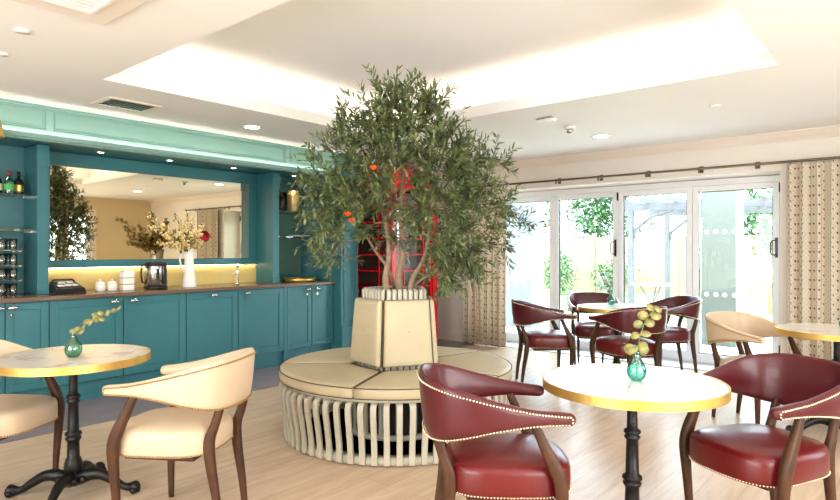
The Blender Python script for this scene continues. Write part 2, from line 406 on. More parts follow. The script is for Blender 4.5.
# sill / threshold
struct(MB().box(XW, XD-.05, y0+.001, y1-.001, 0, .012).build('trim_3', 'upvc', bevel=.003))
# french window behind the camera (seen in the mirror)
for k, (xa, xb) in enumerate(((4.5, 5.05), (5.05, 5.6))):
    b = MB(); s = .07
    b.box(xa, xa+s, -2.1, -2.04, 0, 2.1); b.box(xb-s, xb, -2.1, -2.04, 0, 2.1)
    for (za, zb) in ((0, .25), (.78, .83), (1.40, 1.45), (2.02, 2.1)): b.box(xa+s, xb-s, -2.1, -2.04, za, zb)
    wd = struct(b.build('window_%d' % (k+2), 'upvc', bevel=.004))
    MB().box(xa+s, xb-s, -2.075, -2.07, .25, 2.02).build('pane', 'pane', wd)
b = MB()
for (xa, xb) in ((4.40, 4.5), (5.6, 5.70)): b.box(xa, xb, -2.0, -1.975, 0, 2.1)
b.box(4.40, 5.70, -2.0, -1.975, 2.1, 2.2); struct(b.build('trim_4', 'trim', bevel=.005))

# curtain rod and curtains
t = thing('curtain_rod', 'long bronze curtain rod above the glazed doors', 'curtain rod', (6.85, 2.6, 2.165))
MB().tube([(0, -2.75, 0), (0, 2.45, 0)], .013, 10).build('rod', 'rod', t)
for yy in (-2.77, 2.47): b = MB(); b.ball((0, yy, 0), .026, 10, 8); b.build('finial', 'rod', t)
for yy in (3.54, 2.993, 2.428, 1.867, 1.326, .2, 4.9):
    b = MB(); y = yy-2.6; b.tube([(.10, y, .0), (0, y, 0)], .008, 8); b.box(.09, .10, y-.02, y+.02, -.035, .035); b.tube([(0, y, -.045), (0, y, .016)], .010, 8)
    b.build('bracket', 'rod', t)
def curtain(ya, yb, nf, label):
    b = MB(); N = nf*14; Z = [0.012, .5, 1.0, 1.5, 1.9, 2.11, 2.145]; vs = []; uv = []
    u = 0; prev = None; cols = []
    for i in range(N+1):
        s = i/N; ph = s*nf*2*pi
        cols.append((s, ph))
    for zi, z in enumerate(Z):
        u = 0; prev = None
        for s, ph in cols:
            amp = .045+.008*sin(s*17); fl = 1+.03*(1-z/2.1)*sin(s*9+1)
            y = ya+(yb-ya)*s + .016*sin(ph*2)*(1) + .01*sin(s*23+z)*(1-z/2.2)
            x = 6.85+amp*sin(ph)*fl*(.55 if zi == 6 else 1)
            p = Vector((x, y))
            if prev is not None and zi == 3: pass
            vs.append((x, y, z)); prev = p
    L = [0]
    for i in range(1, N+1):
        a = vs[3*(N+1)+i-1]; c = vs[3*(N+1)+i]; L.append(L[-1]+math.dist(a[:2], c[:2]))
    for z in Z: uv += [(l, z) for l in L]
    f = [(j*(N+1)+i, j*(N+1)+i+1, (j+1)*(N+1)+i+1, (j+1)*(N+1)+i) for j in range(len(Z)-1) for i in range(N)]
    b.add(vs, f, True); o = b.build('curtain', 'curtain', solid=.003, uv=uv); return tag(o, label, 'curtain')
curtain(4.27, 4.97, 7, 'gathered cream dotted curtain hanging at the left end of the glazed doors, beside the tree')
curtain(.26, 1.06, 7, 'gathered cream dotted curtain hanging at the right end of the glazed doors')

# ------------------------------------------------------------------ teal cabinet wall
YF = 5.53; YP = 5.80; YM = 6.12   # door faces, pilaster faces, mirror plane
def shaker(b, x0, x1, z0, z1, y, st=.07, th=.02, rec=.009):
    b.box(x0, x0+st, y, y+th, z0, z1); b.box(x1-st, x1, y, y+th, z0, z1)
    b.box(x0+st, x1-st, y, y+th, z0, z0+st); b.box(x0+st, x1-st, y, y+th, z1-st, z1)
    b.box(x0+st, x1-st, y+rec, y+th, z0+st, z1-st)
units = [(.80, 1.54, [1.495], None, 'at the far left, its knob beside its right edge'), (1.54, 1.85, [1.585], 1.585, 'narrow, below the glassware shelves'),
         (1.85, 2.45, [2.365], None, 'below the black tray and sugar pots'), (2.45, 3.05, [2.535], None, 'below the white canister and steel urn'),
         (3.05, 3.63, [3.34], None, 'with its handle centred, below the flower jug'), (3.63, 4.22, [3.735], 3.735, 'below the tap'),
         (4.26, 4.62, [4.55], 4.55, 'left of the last pair, below the brass tray'), (4.62, 4.955, [4.70], 4.70, 'at the right end of the run')]
for (x0, x1, kn, lk, d) in units:
    t = thing('base_cabinet', 'teal panelled base cupboard '+d, 'cabinet', ((x0+x1)/2, 5.8, 0), 0, 'teal base cupboards')
    xa, xb = x0-(x0+x1)/2+.001, x1-(x0+x1)/2-.001; yo = -5.8
    b = MB(); b.box(xa, xb, YF+.022+yo, 6.10+yo, .165, .885); b.box(xa, xb, YF+.045+yo, 6.05+yo, .004, .165)
    b.build('body', 'teal', t, bevel=.002)
    b = MB(); shaker(b, xa+.003, xb-.003, .175, .875, YF+yo, .065 if x1-x0 > .4 else .055)
    dr = b.build('door', 'teal', t, bevel=.0025)
    for k in kn:
        kx = k-(x0+x1)/2; b = MB()
        b.tube([(kx, YF+yo-.001, .845), (kx, YF+yo-.018, .845)], [.012, .009], 10)
        b.tube([(kx-.034, YF+yo-.022, .838), (kx-.028, YF+yo-.032, .843), (kx, YF+yo-.038, .847), (kx+.028, YF+yo-.032, .843), (kx+.034, YF+yo-.022, .838)], [.008, .013, .015, .013, .008], 10)
        b.build('handle', 'chrome', dr)
    if lk:
        kx = lk-(x0+x1)/2-.004; b = MB(); b.tube([(kx, YF+yo-.001, .785), (kx, YF+yo-.008, .785)], .012, 12); b.tube([(kx, YF+yo-.008, .785), (kx, YF+yo-.02, .785)], .004, 6)
        b.build('lock', 'chrome', dr)
o = MB().box(4.22, 4.26, YF+.0, 6.1, .004, .885).build('filler_panel', 'teal', bevel=.002)
tag(o, 'narrow teal filler post between the tap cupboard and the last pair of cupboards', 'panel')
o = MB().box(.79, 4.957, 5.50, 6.118, .886, .92).build('worktop', 'counter', bevel=.004)
tag(o, 'long brown worktop on top of the teal base cupboards', 'worktop')

# upper joinery: one built-in carcass with pilasters
t = thing('wall_unit', 'tall built-in teal unit with mirror bay, pilasters and lit fascia above the worktop', 'built-in unit', (3.3, 6.0, 0))
def P(b, name, m='teal', bevel=.003):
    for i, v in enumerate(b.v): b.v[i] = (v[0]-3.3, v[1]-6.0, v[2])
    return b.build(name, m, t, bevel=bevel)
b = MB(); b.box(.7, 4.957, YM+.012, YB-.002, .002, CZ-.01); P(b, 'back_panel', 'teal_in')
for (xa, xb) in ((.72, .80), (1.85, 1.935), (4.265, 4.355)):
    b = MB(); b.box(xa, xb, YP, YM+.011, .921, 2.2); b.box(xa-.006, xb+.006, YP-.008, YP+.06, 2.02, 2.2); b.box(xa-.004, xb+.004, YP-.006, YP+.05, .921, 1.0)
    P(b, 'pilaster')
b = MB(); b.box(.7, 4.957, 5.53, YM+.011, 2.205, 2.24); P(b, 'soffit')
b = MB(); b.box(1.936, 4.264, YM-.01, YM+.011, 2.075, 2.2); P(b, 'header_rail')
b = MB(); b.box(1.936, 4.264, YM-.03, YM+.011, 1.135, 1.205); P(b, 'mirror_rail')
for xa, xb in ((1.936, 2.05), (4.15, 4.264)):
    b = MB(); b.box(xa, xb, YM-.01, YM+.011, 1.206, 2.074); P(b, 'side_rail')
# fascia: backing plus frames and a projecting ledge
b = MB(); b.box(.7, 4.957, 5.50, 5.529, 2.205, CZ-.001); P(b, 'fascia', 'green_fascia')
st = [.70, 1.84, 4.235, 4.957]
b = MB()
b.box(.7, 4.957, 5.488, 5.50, 2.435, CZ-.001)
b.box(.7, 4.957, 5.47, 5.50, CZ-.02, CZ-.001)
b.box(.7, 4.957, 5.488, 5.50, 2.245, 2.275)
for x in st[1:3]: b.box(x-.028, x+.028, 5.488, 5.50, 2.275, 2.435)
for i in range(3):
    xa, xb = st[i]+.04, st[i+1]-.04
    b.box(xa, xb, 5.493, 5.50, 2.42, 2.428); b.box(xa, xb, 5.493, 5.50, 2.285, 2.293)
    b.box(xa, xa+.008, 5.493, 5.50, 2.293, 2.42); b.box(xb-.008, xb, 5.493, 5.50, 2.293, 2.42)
P(b, 'fascia_moulding', 'green_fascia', .002)
b = MB(); b.box(.7, 4.957, 5.43, 5.529, 2.19, 2.205); b.box(.7, 4.957, 5.43, 5.445, 2.205, 2.228); b.box(.7, 4.957, 5.45, 5.52, 2.178, 2.19); P(b, 'fascia_ledge', 'green_fascia', .003)
# mirror & splashback
o = MB().box(2.052, 4.148, YM-.004, YM+.008, 1.207, 2.073).build('mirror', 'mirror')
tag(o, 'wide mirror set in the teal unit, reflecting the room', 'mirror')
b = MB(); q = .022
for (a0, a1, c0, c1) in ((2.052, 4.148, 1.207, 1.207+q), (2.052, 4.148, 2.073-q, 2.073)):
    pass
o = MB().box(1.937, 4.264, YM+.002, YM+.011, .921, 1.134).build('splashback', 'yellow')
tag(o, 'glossy yellow splashback under the mirror', 'splashback')
o = MB().box(1.96, 4.24, YM-.02, YM-.008, 1.127, 1.134).build('led_strip', 'led_warm'); tag(o, 'thin warm light strip under the mirror rail above the splashback', 'led strip')
o = MB().box(.74, 4.94, 5.452, 5.464, 2.206, 2.212).build('led_strip', 'led_ledge'); tag(o, 'thin light strip lying along the fascia ledge over the cabinets', 'led strip')
# niche mirrors
for (xa, xb, lab) in ((.84, 1.60, 'tinted mirror panel behind the bottles and glasses'), (4.40, 4.92, 'greenish tinted mirror panel behind the right-hand shelves')):
    o = MB().box(xa, xb, YM-.002, YM+.009, 1.0 if xa > 4 else 1.0, 2.12).build('niche_mirror', 'niche_mirror'); tag(o, lab, 'mirror')
# right tall column
t = thing('tall_end_panel', 'tall blue-teal end column right of the worktop with plinth block', 'panel', (5.1, 5.75, 0))
b = MB(); b.box(-.139, .139, -.35, .44, 0.004, CZ-.001); b.build('body', 'teal', t, bevel=.003)
b = MB(); b.box(-.141, .15, -.372, -.352, .004, .36); b.box(-.141, .155, -.378, -.352, .36, .385); b.build('plinth_block', 'teal', t, bevel=.004)
b = MB()
for (xa, xb, za, zb) in ((-.10, .10, 2.1, 2.115), (-.10, .10, .45, .465), (-.10, -.088, .465, 2.1), (.088, .10, .465, 2.1)): b.box(xa, xb, -.362, -.352, za, zb)
b.build('panel_moulding', 'teal', t, bevel=.002)

# glass shelves
def glass_shelf(x0, x1, z, lab, th=.008, grp=None):
    tt = thing('glass_shelf', lab, 'shelf', ((x0+x1)/2, 5.98, z), 0, grp)
    w = (x1-x0)/2; MB().box(-w, w, -.12, .125, -th, 0).build('shelf_board', 'shelf_glass', tt)
    for sgn in (-1, 1):
        for yy in (-.08, .09):
            MB().box(sgn*w-.004-(.018 if sgn > 0 else -.004-.0), sgn*w+.004+(.0-.004 if sgn > 0 else .018), yy-.008, yy+.008, -th-.010, -th-.0005).build('shelf_clip', 'chrome', tt)
    return tt
glass_shelf(.805, 1.845, 1.769, 'upper glass shelf in the left niche carrying the bottles')
glass_shelf(.805, 1.845, 1.479, 'thick lower glass shelf in the left niche under the bottle shelf', .018)
glass_shelf(4.36, 4.953, 1.767, 'upper glass shelf in the right niche carrying the gold vase')
glass_shelf(4.36, 4.953, 1.46, 'lower glass shelf in the right niche carrying a white dish')
for z, l in ((1.30, 'top'), (1.175, 'middle'), (1.05, 'bottom')):
    glass_shelf(.805, 1.76, z, l+' of the three close-set glass shelves of tumblers above the worktop', .006)

# soffit downlights
def downlight(x, y, z, r, lab, light=0, color=(1, .88, .72), spot=110):
    tt = thing('downlight', lab, 'ceiling light', (x, y, z))
    MB().lathe([(r*.8, -.003), (r, -.006), (r*1.18, -.004), (r*1.2, 0), (r*.8, 0)], 24).build('trim_ring', 'white_plastic', tt)
    MB().lathe([(0.0005, -.004), (r*.8, -.004), (r*.8, -.001)], 24).build('diffuser', 'lens_diff', tt)
    if light:
        l = bpy.data.lights.new('downlight_beam', 'SPOT'); l.energy = light; l.color = color; l.spot_size = R(spot); l.spot_blend = .6; l.shadow_soft_size = .05
        o = bpy.data.objects.new('downlight_beam', l); col.objects.link(o); o.location = (x, y, z-.02)
downlight(2.386, 5.85, 2.204, .03, 'small recessed spotlight in the soffit above the left of the mirror', 9)
downlight(3.047, 5.85, 2.204, .03, 'small recessed spotlight in the soffit above the middle of the mirror', 9)
downlight(3.782, 5.85, 2.204, .03, 'small recessed spotlight in the soffit above the right of the mirror', 9)
downlight(1.35, 5.9, 2.204, .03, 'small recessed spotlight above the bottle niche', 6)
downlight(4.65, 5.9, 2.204, .03, 'small recessed spotlight above the right-hand niche', 5)
downlight(3.381, 4.923, CZ-.0005, .085, 'round ceiling downlight in front of the teal cabinets', 22, (1, .9, .78))
downlight(5.951, 2.568, CZ-.0005, .085, 'round ceiling downlight near the glazed doors', 14, (1, .93, .85))
downlight(5.6, .2, CZ-.0005, .085, 'round ceiling downlight seen only near the right edge of the room', 16, (1, .93, .85))
downlight(.9, 4.7, CZ-.0005, .085, 'round ceiling downlight at the left end of the cabinets', 22, (1, .9, .78))
downlight(.9, .9, CZ-.0005, .085, 'round ceiling downlight above the camera side', 22, (1, .92, .82))
downlight(2.9, -1.0, CZ-.0005, .085, 'round ceiling downlight above the seating behind the view', 22, (1, .92, .82))

# ceiling fittings
t = thing('air_vent', 'rectangular ceiling air vent in front of the teal fascia', 'vent', (2.21, 4.93, CZ))
b = MB()
for (a0, a1, c0, c1) in ((-.21, .21, -.17, -.135), (-.21, .21, .135, .17), (-.21, -.175, -.135, .135), (.175, .21, -.135, .135)): b.box(a0, a1, c0, c1, -.012, -.001)
b.build('frame', 'trim', t, bevel=.003); MB().box(-.175, .175, -.135, .135, -.003, -.001).build('backing', 'pergola', t)
b = MB()
for k in range(11): x = -.165+k*.033; b.add([(x, -.135, -.010), (x+.014, -.135, -.003), (x+.014, .135, -.003), (x, .135, -.010), (x+.003, -.135, -.011), (x+.017, -.135, -.004), (x+.017, .135, -.004), (x+.003, .135, -.011)], [(0, 1, 2, 3), (7, 6, 5, 4), (0, 4, 5, 1), (3, 2, 6, 7), (0, 3, 7, 4), (1, 5, 6, 2)])
b.build('louvre', 'steel', t)
t = thing('ceiling_air_conditioner', 'square cream ceiling air conditioning grille at the top left', 'air conditioner', (1.0, 2.9, CZ))
b = MB(); b.box(-.34, .34, -.34, .34, -.02, -.001); b.build('fascia_plate', 'wall', t, bevel=.008)
b = MB()
for k in range(9): b.box(-.2, .2, -.18+k*.042, -.166+k*.042, -.034, -.02)
b.box(-.22, -.2, -.2, .19, -.036, -.02); b.box(.2, .22, -.2, .19, -.036, -.02); b.box(-.2, .2, -.2, -.185, -.036, -.02); b.box(-.2, .2, .175, .19, -.036, -.02)
b.build('grille', 'white_plastic', t, bevel=.002)
t = thing('smoke_detector', 'domed white ceiling detector left of the round downlight', 'detector', (5.283, 2.585, CZ))
MB().lathe([(.045, -.001), (.05, -.012), (.05, -.028), (.036, -.034)], 24).build('base', 'white_plastic', t)
MB().lathe([(.03, -.034), (.032, -.05), (.026, -.066), (.012, -.074), (.0005, -.076)], 24).build('sensor_head', 'steel', t)
t = thing('motion_sensor', 'flat oblong white ceiling sensor with a thin black cable', 'sensor', (4.831, 2.585, CZ))
MB().box(-.05, .05, -.075, .075, -.035, -.001).build('case', 'white_plastic', t, bevel=.01)
MB().tube([(-.055, .08, -.012), (-.057, .02, -.014), (-.057, -.04, -.008), (-.045, -.09, -.012)], .003, 6).build('cable', 'black_plastic', t)
for (x, y, lab) in ((5.27, 1.314, 'small flat ceiling sprinkler cover right of the coffer'), (1.104, 3.69, 'small ceiling sprinkler cover left of the coffer'), (1.153, 4.216, 'small ceiling sprinkler cover nearest the left edge')):
    o = MB().lathe([(.036, -.0005), (.04, -.004), (.037, -.012), (.0005, -.013)], 20, (0, 0, 0)).build('sprinkler_cover', 'white_plastic'); o.location = (x, y, CZ); tag(o, lab, 'sprinkler cover')
t = thing('picture_light', 'brass picture light fixed to the fascia at the left edge', 'wall light', (1.40, 5.485, 2.25))
b = MB(); b.tube([(0, 0, 0), (0, -.07, .03), (0, -.11, 0)], .008, 8); b.lathe([(.03, -.004), (.03, .004)], 16, (0, -.004, 0)); b.build('arm', 'brass', t)
b = MB(); b.lathe([(.02, .06), (.028, .055), (.045, -.03), (.055, -.08)], 20, (.03, -.13, -.02)); b.build('lamp_shade', 'brass', t, solid=.002)

# ------------------------------------------------------------------ red telephone kiosk
t = thing('telephone_kiosk', 'red glazed telephone kiosk standing behind the olive tree', 'telephone kiosk', (5.88, 5.45, 0))
S = .45
b = MB(); b.box(-S, S, -S, S, .002, .12)
b.build('plinth', 'red', t, bevel=.01)
b = MB()
for sx in (-1, 1):
    for sy in (-1, 1): b.box(min(sx*S, sx*(S-.09)), max(sx*S, sx*(S-.09)), min(sy*S, sy*(S-.09)), max(sy*S, sy*(S-.09)), .12, 2.12)
b.build('corner_post', 'red', t, bevel=.008)
b = MB(); b.box(-S, S, -S, S, 2.12, 2.27); b.box(-S-.02, S+.02, -S-.02, S+.02, 2.27, 2.30)
b.add([(-S, -S, 2.30), (S, -S, 2.30), (S, S, 2.30), (-S, S, 2.30), (-.25, -.25, 2.40), (.25, -.25, 2.40), (.25, .25, 2.40), (-.25, .25, 2.40)],
      [(0, 1, 5, 4), (1, 2, 6, 5), (2, 3, 7, 6), (3, 0, 4, 7), (4, 5, 6, 7), (3, 2, 1, 0)])
b.build('roof', 'red', t, bevel=.006)
I = S-.09
for side in range(4):
    a = side*pi/2; rot = Matrix.Rotation(a, 3, 'Z'); b = MB(); y = -S+.03
    b.box(-I, I, y, y+.03, .12, .42); b.box(-I, I, y, y+.03, 2.06, 2.12)
    b.box(-I, -I+.035, y, y+.03, .42, 2.06); b.box(I-.035, I, y, y+.03, .42, 2.06)
    for r in range(1, 8): z = .42+r*1.64/8; b.box(-I+.035, I-.035, y+.005, y+.025, z-.009, z+.009)
    for x in (-.19, .19): b.box(x-.009, x+.009, y+.004, y+.026, .42, 2.06)
    b.v = [tuple(rot @ Vector(v)) for v in b.v]
    d = b.build('glazed_door' if side == 0 else 'glazed_side', 'red', t, bevel=.002)
    b = MB(); b.box(-I+.03, I-.03, y+.013, y+.017, .42, 2.06); b.v = [tuple(rot @ Vector(v)) for v in b.v]
    b.build('pane', 'kiosk_pane', d)

# ------------------------------------------------------------------ chairs
def rrect(a, b, n=18, e=4.0):
    out = []
    for k in range(n):
        t = 2*pi*(k+.5)/n; c, s = cos(t), sin(t)
        out.append((a*math.copysign(abs(c)**(2/e), c), b*math.copysign(abs(s)**(2/e), s)))
    return out
def make_chair(leather, label, tone):
    t = thing('tub_armchair', label, 'chair')
    #      x, y(outer centre), top z, bottom z, half thickness
    K = [(0, -.300, .812, .566, .020), (.12, -.289, .810, .568, .020), (.205, -.242, .798, .577, .020), (.248, -.165, .776, .598, .020),
         (.262, -.05, .742, .626, .022), (.257, .07, .712, .642, .024), (.243, .155, .698, .643, .026), (.234, .222, .690, .641, .027)]
    def sp(i):  # spline of 5-vectors
        P = K; n = 6; out = []
        for j in range(len(P)-1):
            a, b_, c, d = (list(P[1]) if j == 0 else P[j-1]), P[j], P[j+1], P[min(j+2, len(P)-1)]
            if j == 0: a = [-P[1][0], P[1][1], P[1][2], P[1][3], P[1][4]]
            for k in range(n):
                u = k/n
                out.append([.5*(2*b_[q]+(c[q]-a[q])*u+(2*a[q]-5*b_[q]+4*c[q]-d[q])*u*u+(-a[q]+3*b_[q]-3*c[q]+d[q])*u**3) for q in range(5)])
        out.append(list(P[-1])); return out
    half = sp(0); full = [[-p[0]]+p[1:] for p in half[:0:-1]]+half
    n = 20; rings = []; N = len(full); b = MB(); outn = []
    for i, p in enumerate(full):
        a = full[max(i-1, 0)]; c = full[min(i+1, N-1)]
        tx, ty = c[0]-a[0], c[1]-a[1]; L = math.hypot(tx, ty); nx, ny = ty/L, -tx/L   # outward
        outn.append((nx, ny))
        zc = (p[2]+p[3])/2; hz = (p[2]-p[3])/2
        lean = .10*max(0, min(1, (hz-.04)/.08))
        ring = []
        for (u, v) in rrect(p[4], hz, n, 3.2):
            off = u+lean*v+.006*(1 if v > hz*.6 and u < 0 else 0)
            ring.append((p[0]+nx*off, p[1]+ny*off, zc+v))
        rings.append(ring)
    def cap(ring, dirv, p):
        cc = Vector((0, 0, 0))
        for q in ring: cc += Vector(q)/len(ring)
        out = []
        for s, d in ((.93, .010), (.75, .020), (.45, .026)): out.append([tuple(cc+(Vector(q)-cc)*s+dirv*d) for q in ring])
        return out
    d0 = Vector((full[0][0]-full[1][0], full[0][1]-full[1][1], 0)).normalized(); d1 = Vector((full[-1][0]-full[-2][0], full[-1][1]-full[-2][1], 0)).normalized()
    rings = cap(rings[0], d0, None)[::-1]+rings+cap(rings[-1], d1, None)
    vs = [v for r in rings for v in r]; m = len(rings)
    f = [(i*n+k, i*n+(k+1) % n, (i+1)*n+(k+1) % n, (i+1)*n+k) for i in range(m-1) for k in range(n)]
    f += [tuple(range(n))[::-1], tuple((m-1)*n+k for k in range(n))]
    b.add(vs, f, True); back = b.build('backrest', leather, t)
    # nailheads along the outer face: top row, bottom row and round the tips
    nb = MB()
    def row(sel):
        pts = []
        for i, p in enumerate(full):
            nx, ny = outn[i]; hz = (p[2]-p[3])/2; zc = (p[2]+p[3])/2; lean = .10*max(0, min(1, (hz-.04)/.08))
            v = (hz-.012) if sel > 0 else -(hz-.008)
            if sel > 0 and hz > .04: v = hz-.012-.010*min(1, (hz-.04)/.06)
            off = p[4]*.97+lean*v+.001
            pts.append(Vector((p[0]+nx*off, p[1]+ny*off, zc+v)))
        return pts
    def strew(pts, step=.0125, r=.0048):
        acc = 0; nb.ball(pts[0], r, 6, 4)
        for a, c in zip(pts, pts[1:]):
            L = (c-a).length; acc += L
            while acc >= step:
                acc -= step; q = c+(a-c)*(acc/L) if L > 0 else c; nb.ball(q, r, 6, 4)
    tr = row(1); br = row(-1); strew(tr); strew(br)
    for e, dv in ((0, d0), (-1, d1)):
        a, c = tr[e], br[e]
        strew([a, a*.75+c*.25+dv*.008, (a+c)/2+dv*.011, a*.25+c*.75+dv*.008, c])
    nb.build('nailhead_trim', tone, back)
    # seat
    prof = [(.90, .359), (.985, .361), (1.0, .373), (1.004, .405), (1.0, .45), (.975, .470), (.90, .482), (.70, .494), (.40, .501), (.0, .503)]
    n = 40; b = MB(); vs = []; yc = .022
    def pl(k, s):
        th = 2*pi*k/n; c, q = cos(th), sin(th); e = 3.6
        x = .222*math.copysign(abs(c)**(2/e), c); y = .236*math.copysign(abs(q)**(2/e), q)
        x *= 1+.30*y; y += .018*(1-(x/.24)**2) if y > 0 else 0
        return x*s, y*s+yc
    for s, z in prof[:-1]: vs += [(*pl(k, s), z) for k in range(n)]
    vs.append((0, yc, .503)); m = len(prof)-1
    f = [(i*n+k, i*n+(k+1) % n, (i+1)*n+(k+1) % n, (i+1)*n+k) for i in range(m-1) for k in range(n)]
    f += [((m-1)*n+k, (m-1)*n+(k+1) % n, m*n) for k in range(n)]; f.append(tuple(range(n))[::-1])
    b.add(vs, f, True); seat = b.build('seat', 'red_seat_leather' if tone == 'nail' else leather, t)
    nb = MB(); pts = [Vector((*pl(k, 1.004), .368)) for k in range(n+1)]; strew(pts[:-1]+[pts[0]], .0125, .004); nb.build('nailhead_trim', tone, seat)
    for s in (-1, 1):
        F = cat_rom([(.222*s, .185, 0), (.228*s, .190, .15), (.240*s, .196, .32), (.247*s, .193, .42), (.246*s, .165, .50), (.243*s, .125, .58), (.24*s, .095, .652)], 3)
        rr = [.0115, .0125, .0135, .015, .0165, .018, .0195, .021, .0225, .023, .0235, .0235, .0225, .021, .0195, .018, .017, .016, .015]
        MB().tube(F, rr[:len(F)], 10, up=(0, 1, 0), sx=.86, sy=1.1, square=True).build('leg', 'wood', t)
        F = cat_rom([(.134*s, -.262, 0), (.138*s, -.245, .15), (.142*s, -.218, .32), (.142*s, -.212, .42), (.141*s, -.235, .49), (.139*s, -.270, .60)], 3)
        rr = [.0115, .013, .0145, .016, .0175, .019, .0205, .0215, .0225, .022, .021, .0195, .0185, .0175, .017, .016]
        MB().tube(F, rr[:len(F)], 10, up=(0, 1, 0), sx=.86, sy=1.1, square=True).build('leg', 'wood', t)
    b = MB(); b.box(-.17, .17, -.15, .19, .335, .3585); b.build('seat_rail', 'wood', t, bevel=.004)
    return t
cream = make_chair('cream_leather', 'cream leather tub armchair seen from behind in front of the left table', 'nail_cream')
red = make_chair('burgundy_leather', 'burgundy leather tub armchair in the foreground left of the nearest table, seen side-on', 'nail')
def cset(root, x, y, deg): root.location = (x, y, 0); root.rotation_euler = (0, 0, R(deg-50))
cset(cream, 1.51, 2.776, 82.2); cset(red, 2.116, 1.355, -87.5)
GC, GR = 'cream tub armchairs', 'burgundy tub armchairs'
cream['group'] = GC; red['group'] = GR
def wp(lat, D): return (D*cos(R(40))+lat*sin(R(40)), D*sin(R(40))-lat*cos(R(40)), 0)
dup(cream, wp(-2.284, 3.236), R(-98-50), 'cream leather tub armchair at the left edge, tucked behind the left table and facing right', GC)
dup(cream, (5.084, .985, 0), R(-156.7-50), 'cream leather tub armchair in the background at the table by the right curtain', GC)
dup(red, (2.992, .551, 0), R(112.2-50), 'large burgundy leather tub armchair at the right edge, facing the nearest table', GR)
dup(red, (5.368, 2.888, 0), R(-88.4-50), 'burgundy leather tub armchair on the left side of the far table, seen side-on facing right', GR)
dup(red, (5.458, 2.101, 0), R(3.8+14-50), 'burgundy tub armchair on the near side of the far table, back to the viewer', GR)
dup(red, (6.564, 2.12, 0), R(97.2-50), 'burgundy leather tub armchair on the right side of the far table, facing left', GR)
dup(red, wp(1.93, 6.72), R(172-50), 'burgundy tub armchair behind the far table, facing the viewer, back to the glass', GR)

# ------------------------------------------------------------------ bistro tables
def make_table(label):
    t = thing('bistro_table', label, 'table'); r = .378
    tp = MB().lathe([(.0005, .7125), (r-.006, .7125), (r-.006, .7395), (r-.008, .741), (.0005, .741)], 72).build('tabletop', 'marble', t)
    for p in tp.data.polygons: p.use_smooth = False
    MB().lathe([(r-.0055, .703), (r, .703), (r, .7415), (r-.0055, .7415), (r-.0055, .703)], 96, smooth=False).build('edge_band', 'brass', tp)
    b = MB(); b.lathe([(.11, .7115), (.11, .703), (.03, .695), (.022, .66), (.021, .60), (.023, .535), (.034, .528), (.036, .518), (.026, .508), (.034, .502), (.032, .494), (.025, .485),
             (.028, .34), (.040, .332), (.042, .320), (.030, .312), (.040, .303), (.036, .292), (.029, .283), (.031, .20), (.036, .195), (.042, .175), (.046, .15), (.040, .125), (.032, .115), (.040, .105), (.05, .09), (.055, .07), (.03, .05), (.0005, .05)][::-1], 24)
    b.build('column', 'iron', t)
    for k in range(4):
        a = pi/4+k*pi/2; ca, sa = cos(a), sin(a); b = MB()
        pth = cat_rom([(.03, .085), (.09, .105), (.15, .10), (.21, .066), (.26, .034), (.31, .03), (.335, .036)], 4)
        pth = [Vector((p[0]*ca, p[0]*sa, p[1])) for p in [(q[0], q[1]) for q in [tuple(v) for v in pth]]]
        m = len(pth); rr = [.034-.016*min(1, i/(m*.6)) if i < m*.7 else .018+.012*sin((i-m*.7)/(m*.3)*pi) for i in range(m)]
        b.tube(pth, rr, 10, sy=1.1)
        for (d, z, q) in ((.12, .118, .018), (.17, .10, .015), (.08, .118, .02), (.225, .067, .013)): b.ball((d*ca, d*sa, z), q, 8, 6)
        for w in (-.022, 0, .022): b.ball((.315*ca-w*sa, .315*sa+w*ca, .018), .0175, 8, 6, 1)
        b.ball((.06*ca-.03*sa, .06*sa+.03*ca, .09), .02, 8, 6); b.ball((.06*ca+.03*sa, .06*sa-.03*ca, .09), .02, 8, 6)
        b.build('foot', 'iron', t)
    return t
GT = 'round marble bistro tables'
T2 = wp(.912, 2.60); T1 = wp(-1.845, 3.22); TB = wp(1.95, 6.0); TC = wp(2.93, 4.25)
tb = make_table('round marble bistro table with brass rim, nearest in the foreground'); tb.location = T2; tb.rotation_euler = (0, 0, R(20)); tb['group'] = GT
dup(tb, T1, R(0), 'round marble bistro table with brass rim on the left, in front of the cabinets', GT)
dup(tb, TB, R(40), 'round marble bistro table in the background ringed by four burgundy chairs', GT)
dup(tb, TC, R(-10), 'round marble bistro table cut by the right edge, in front of the curtain', GT)

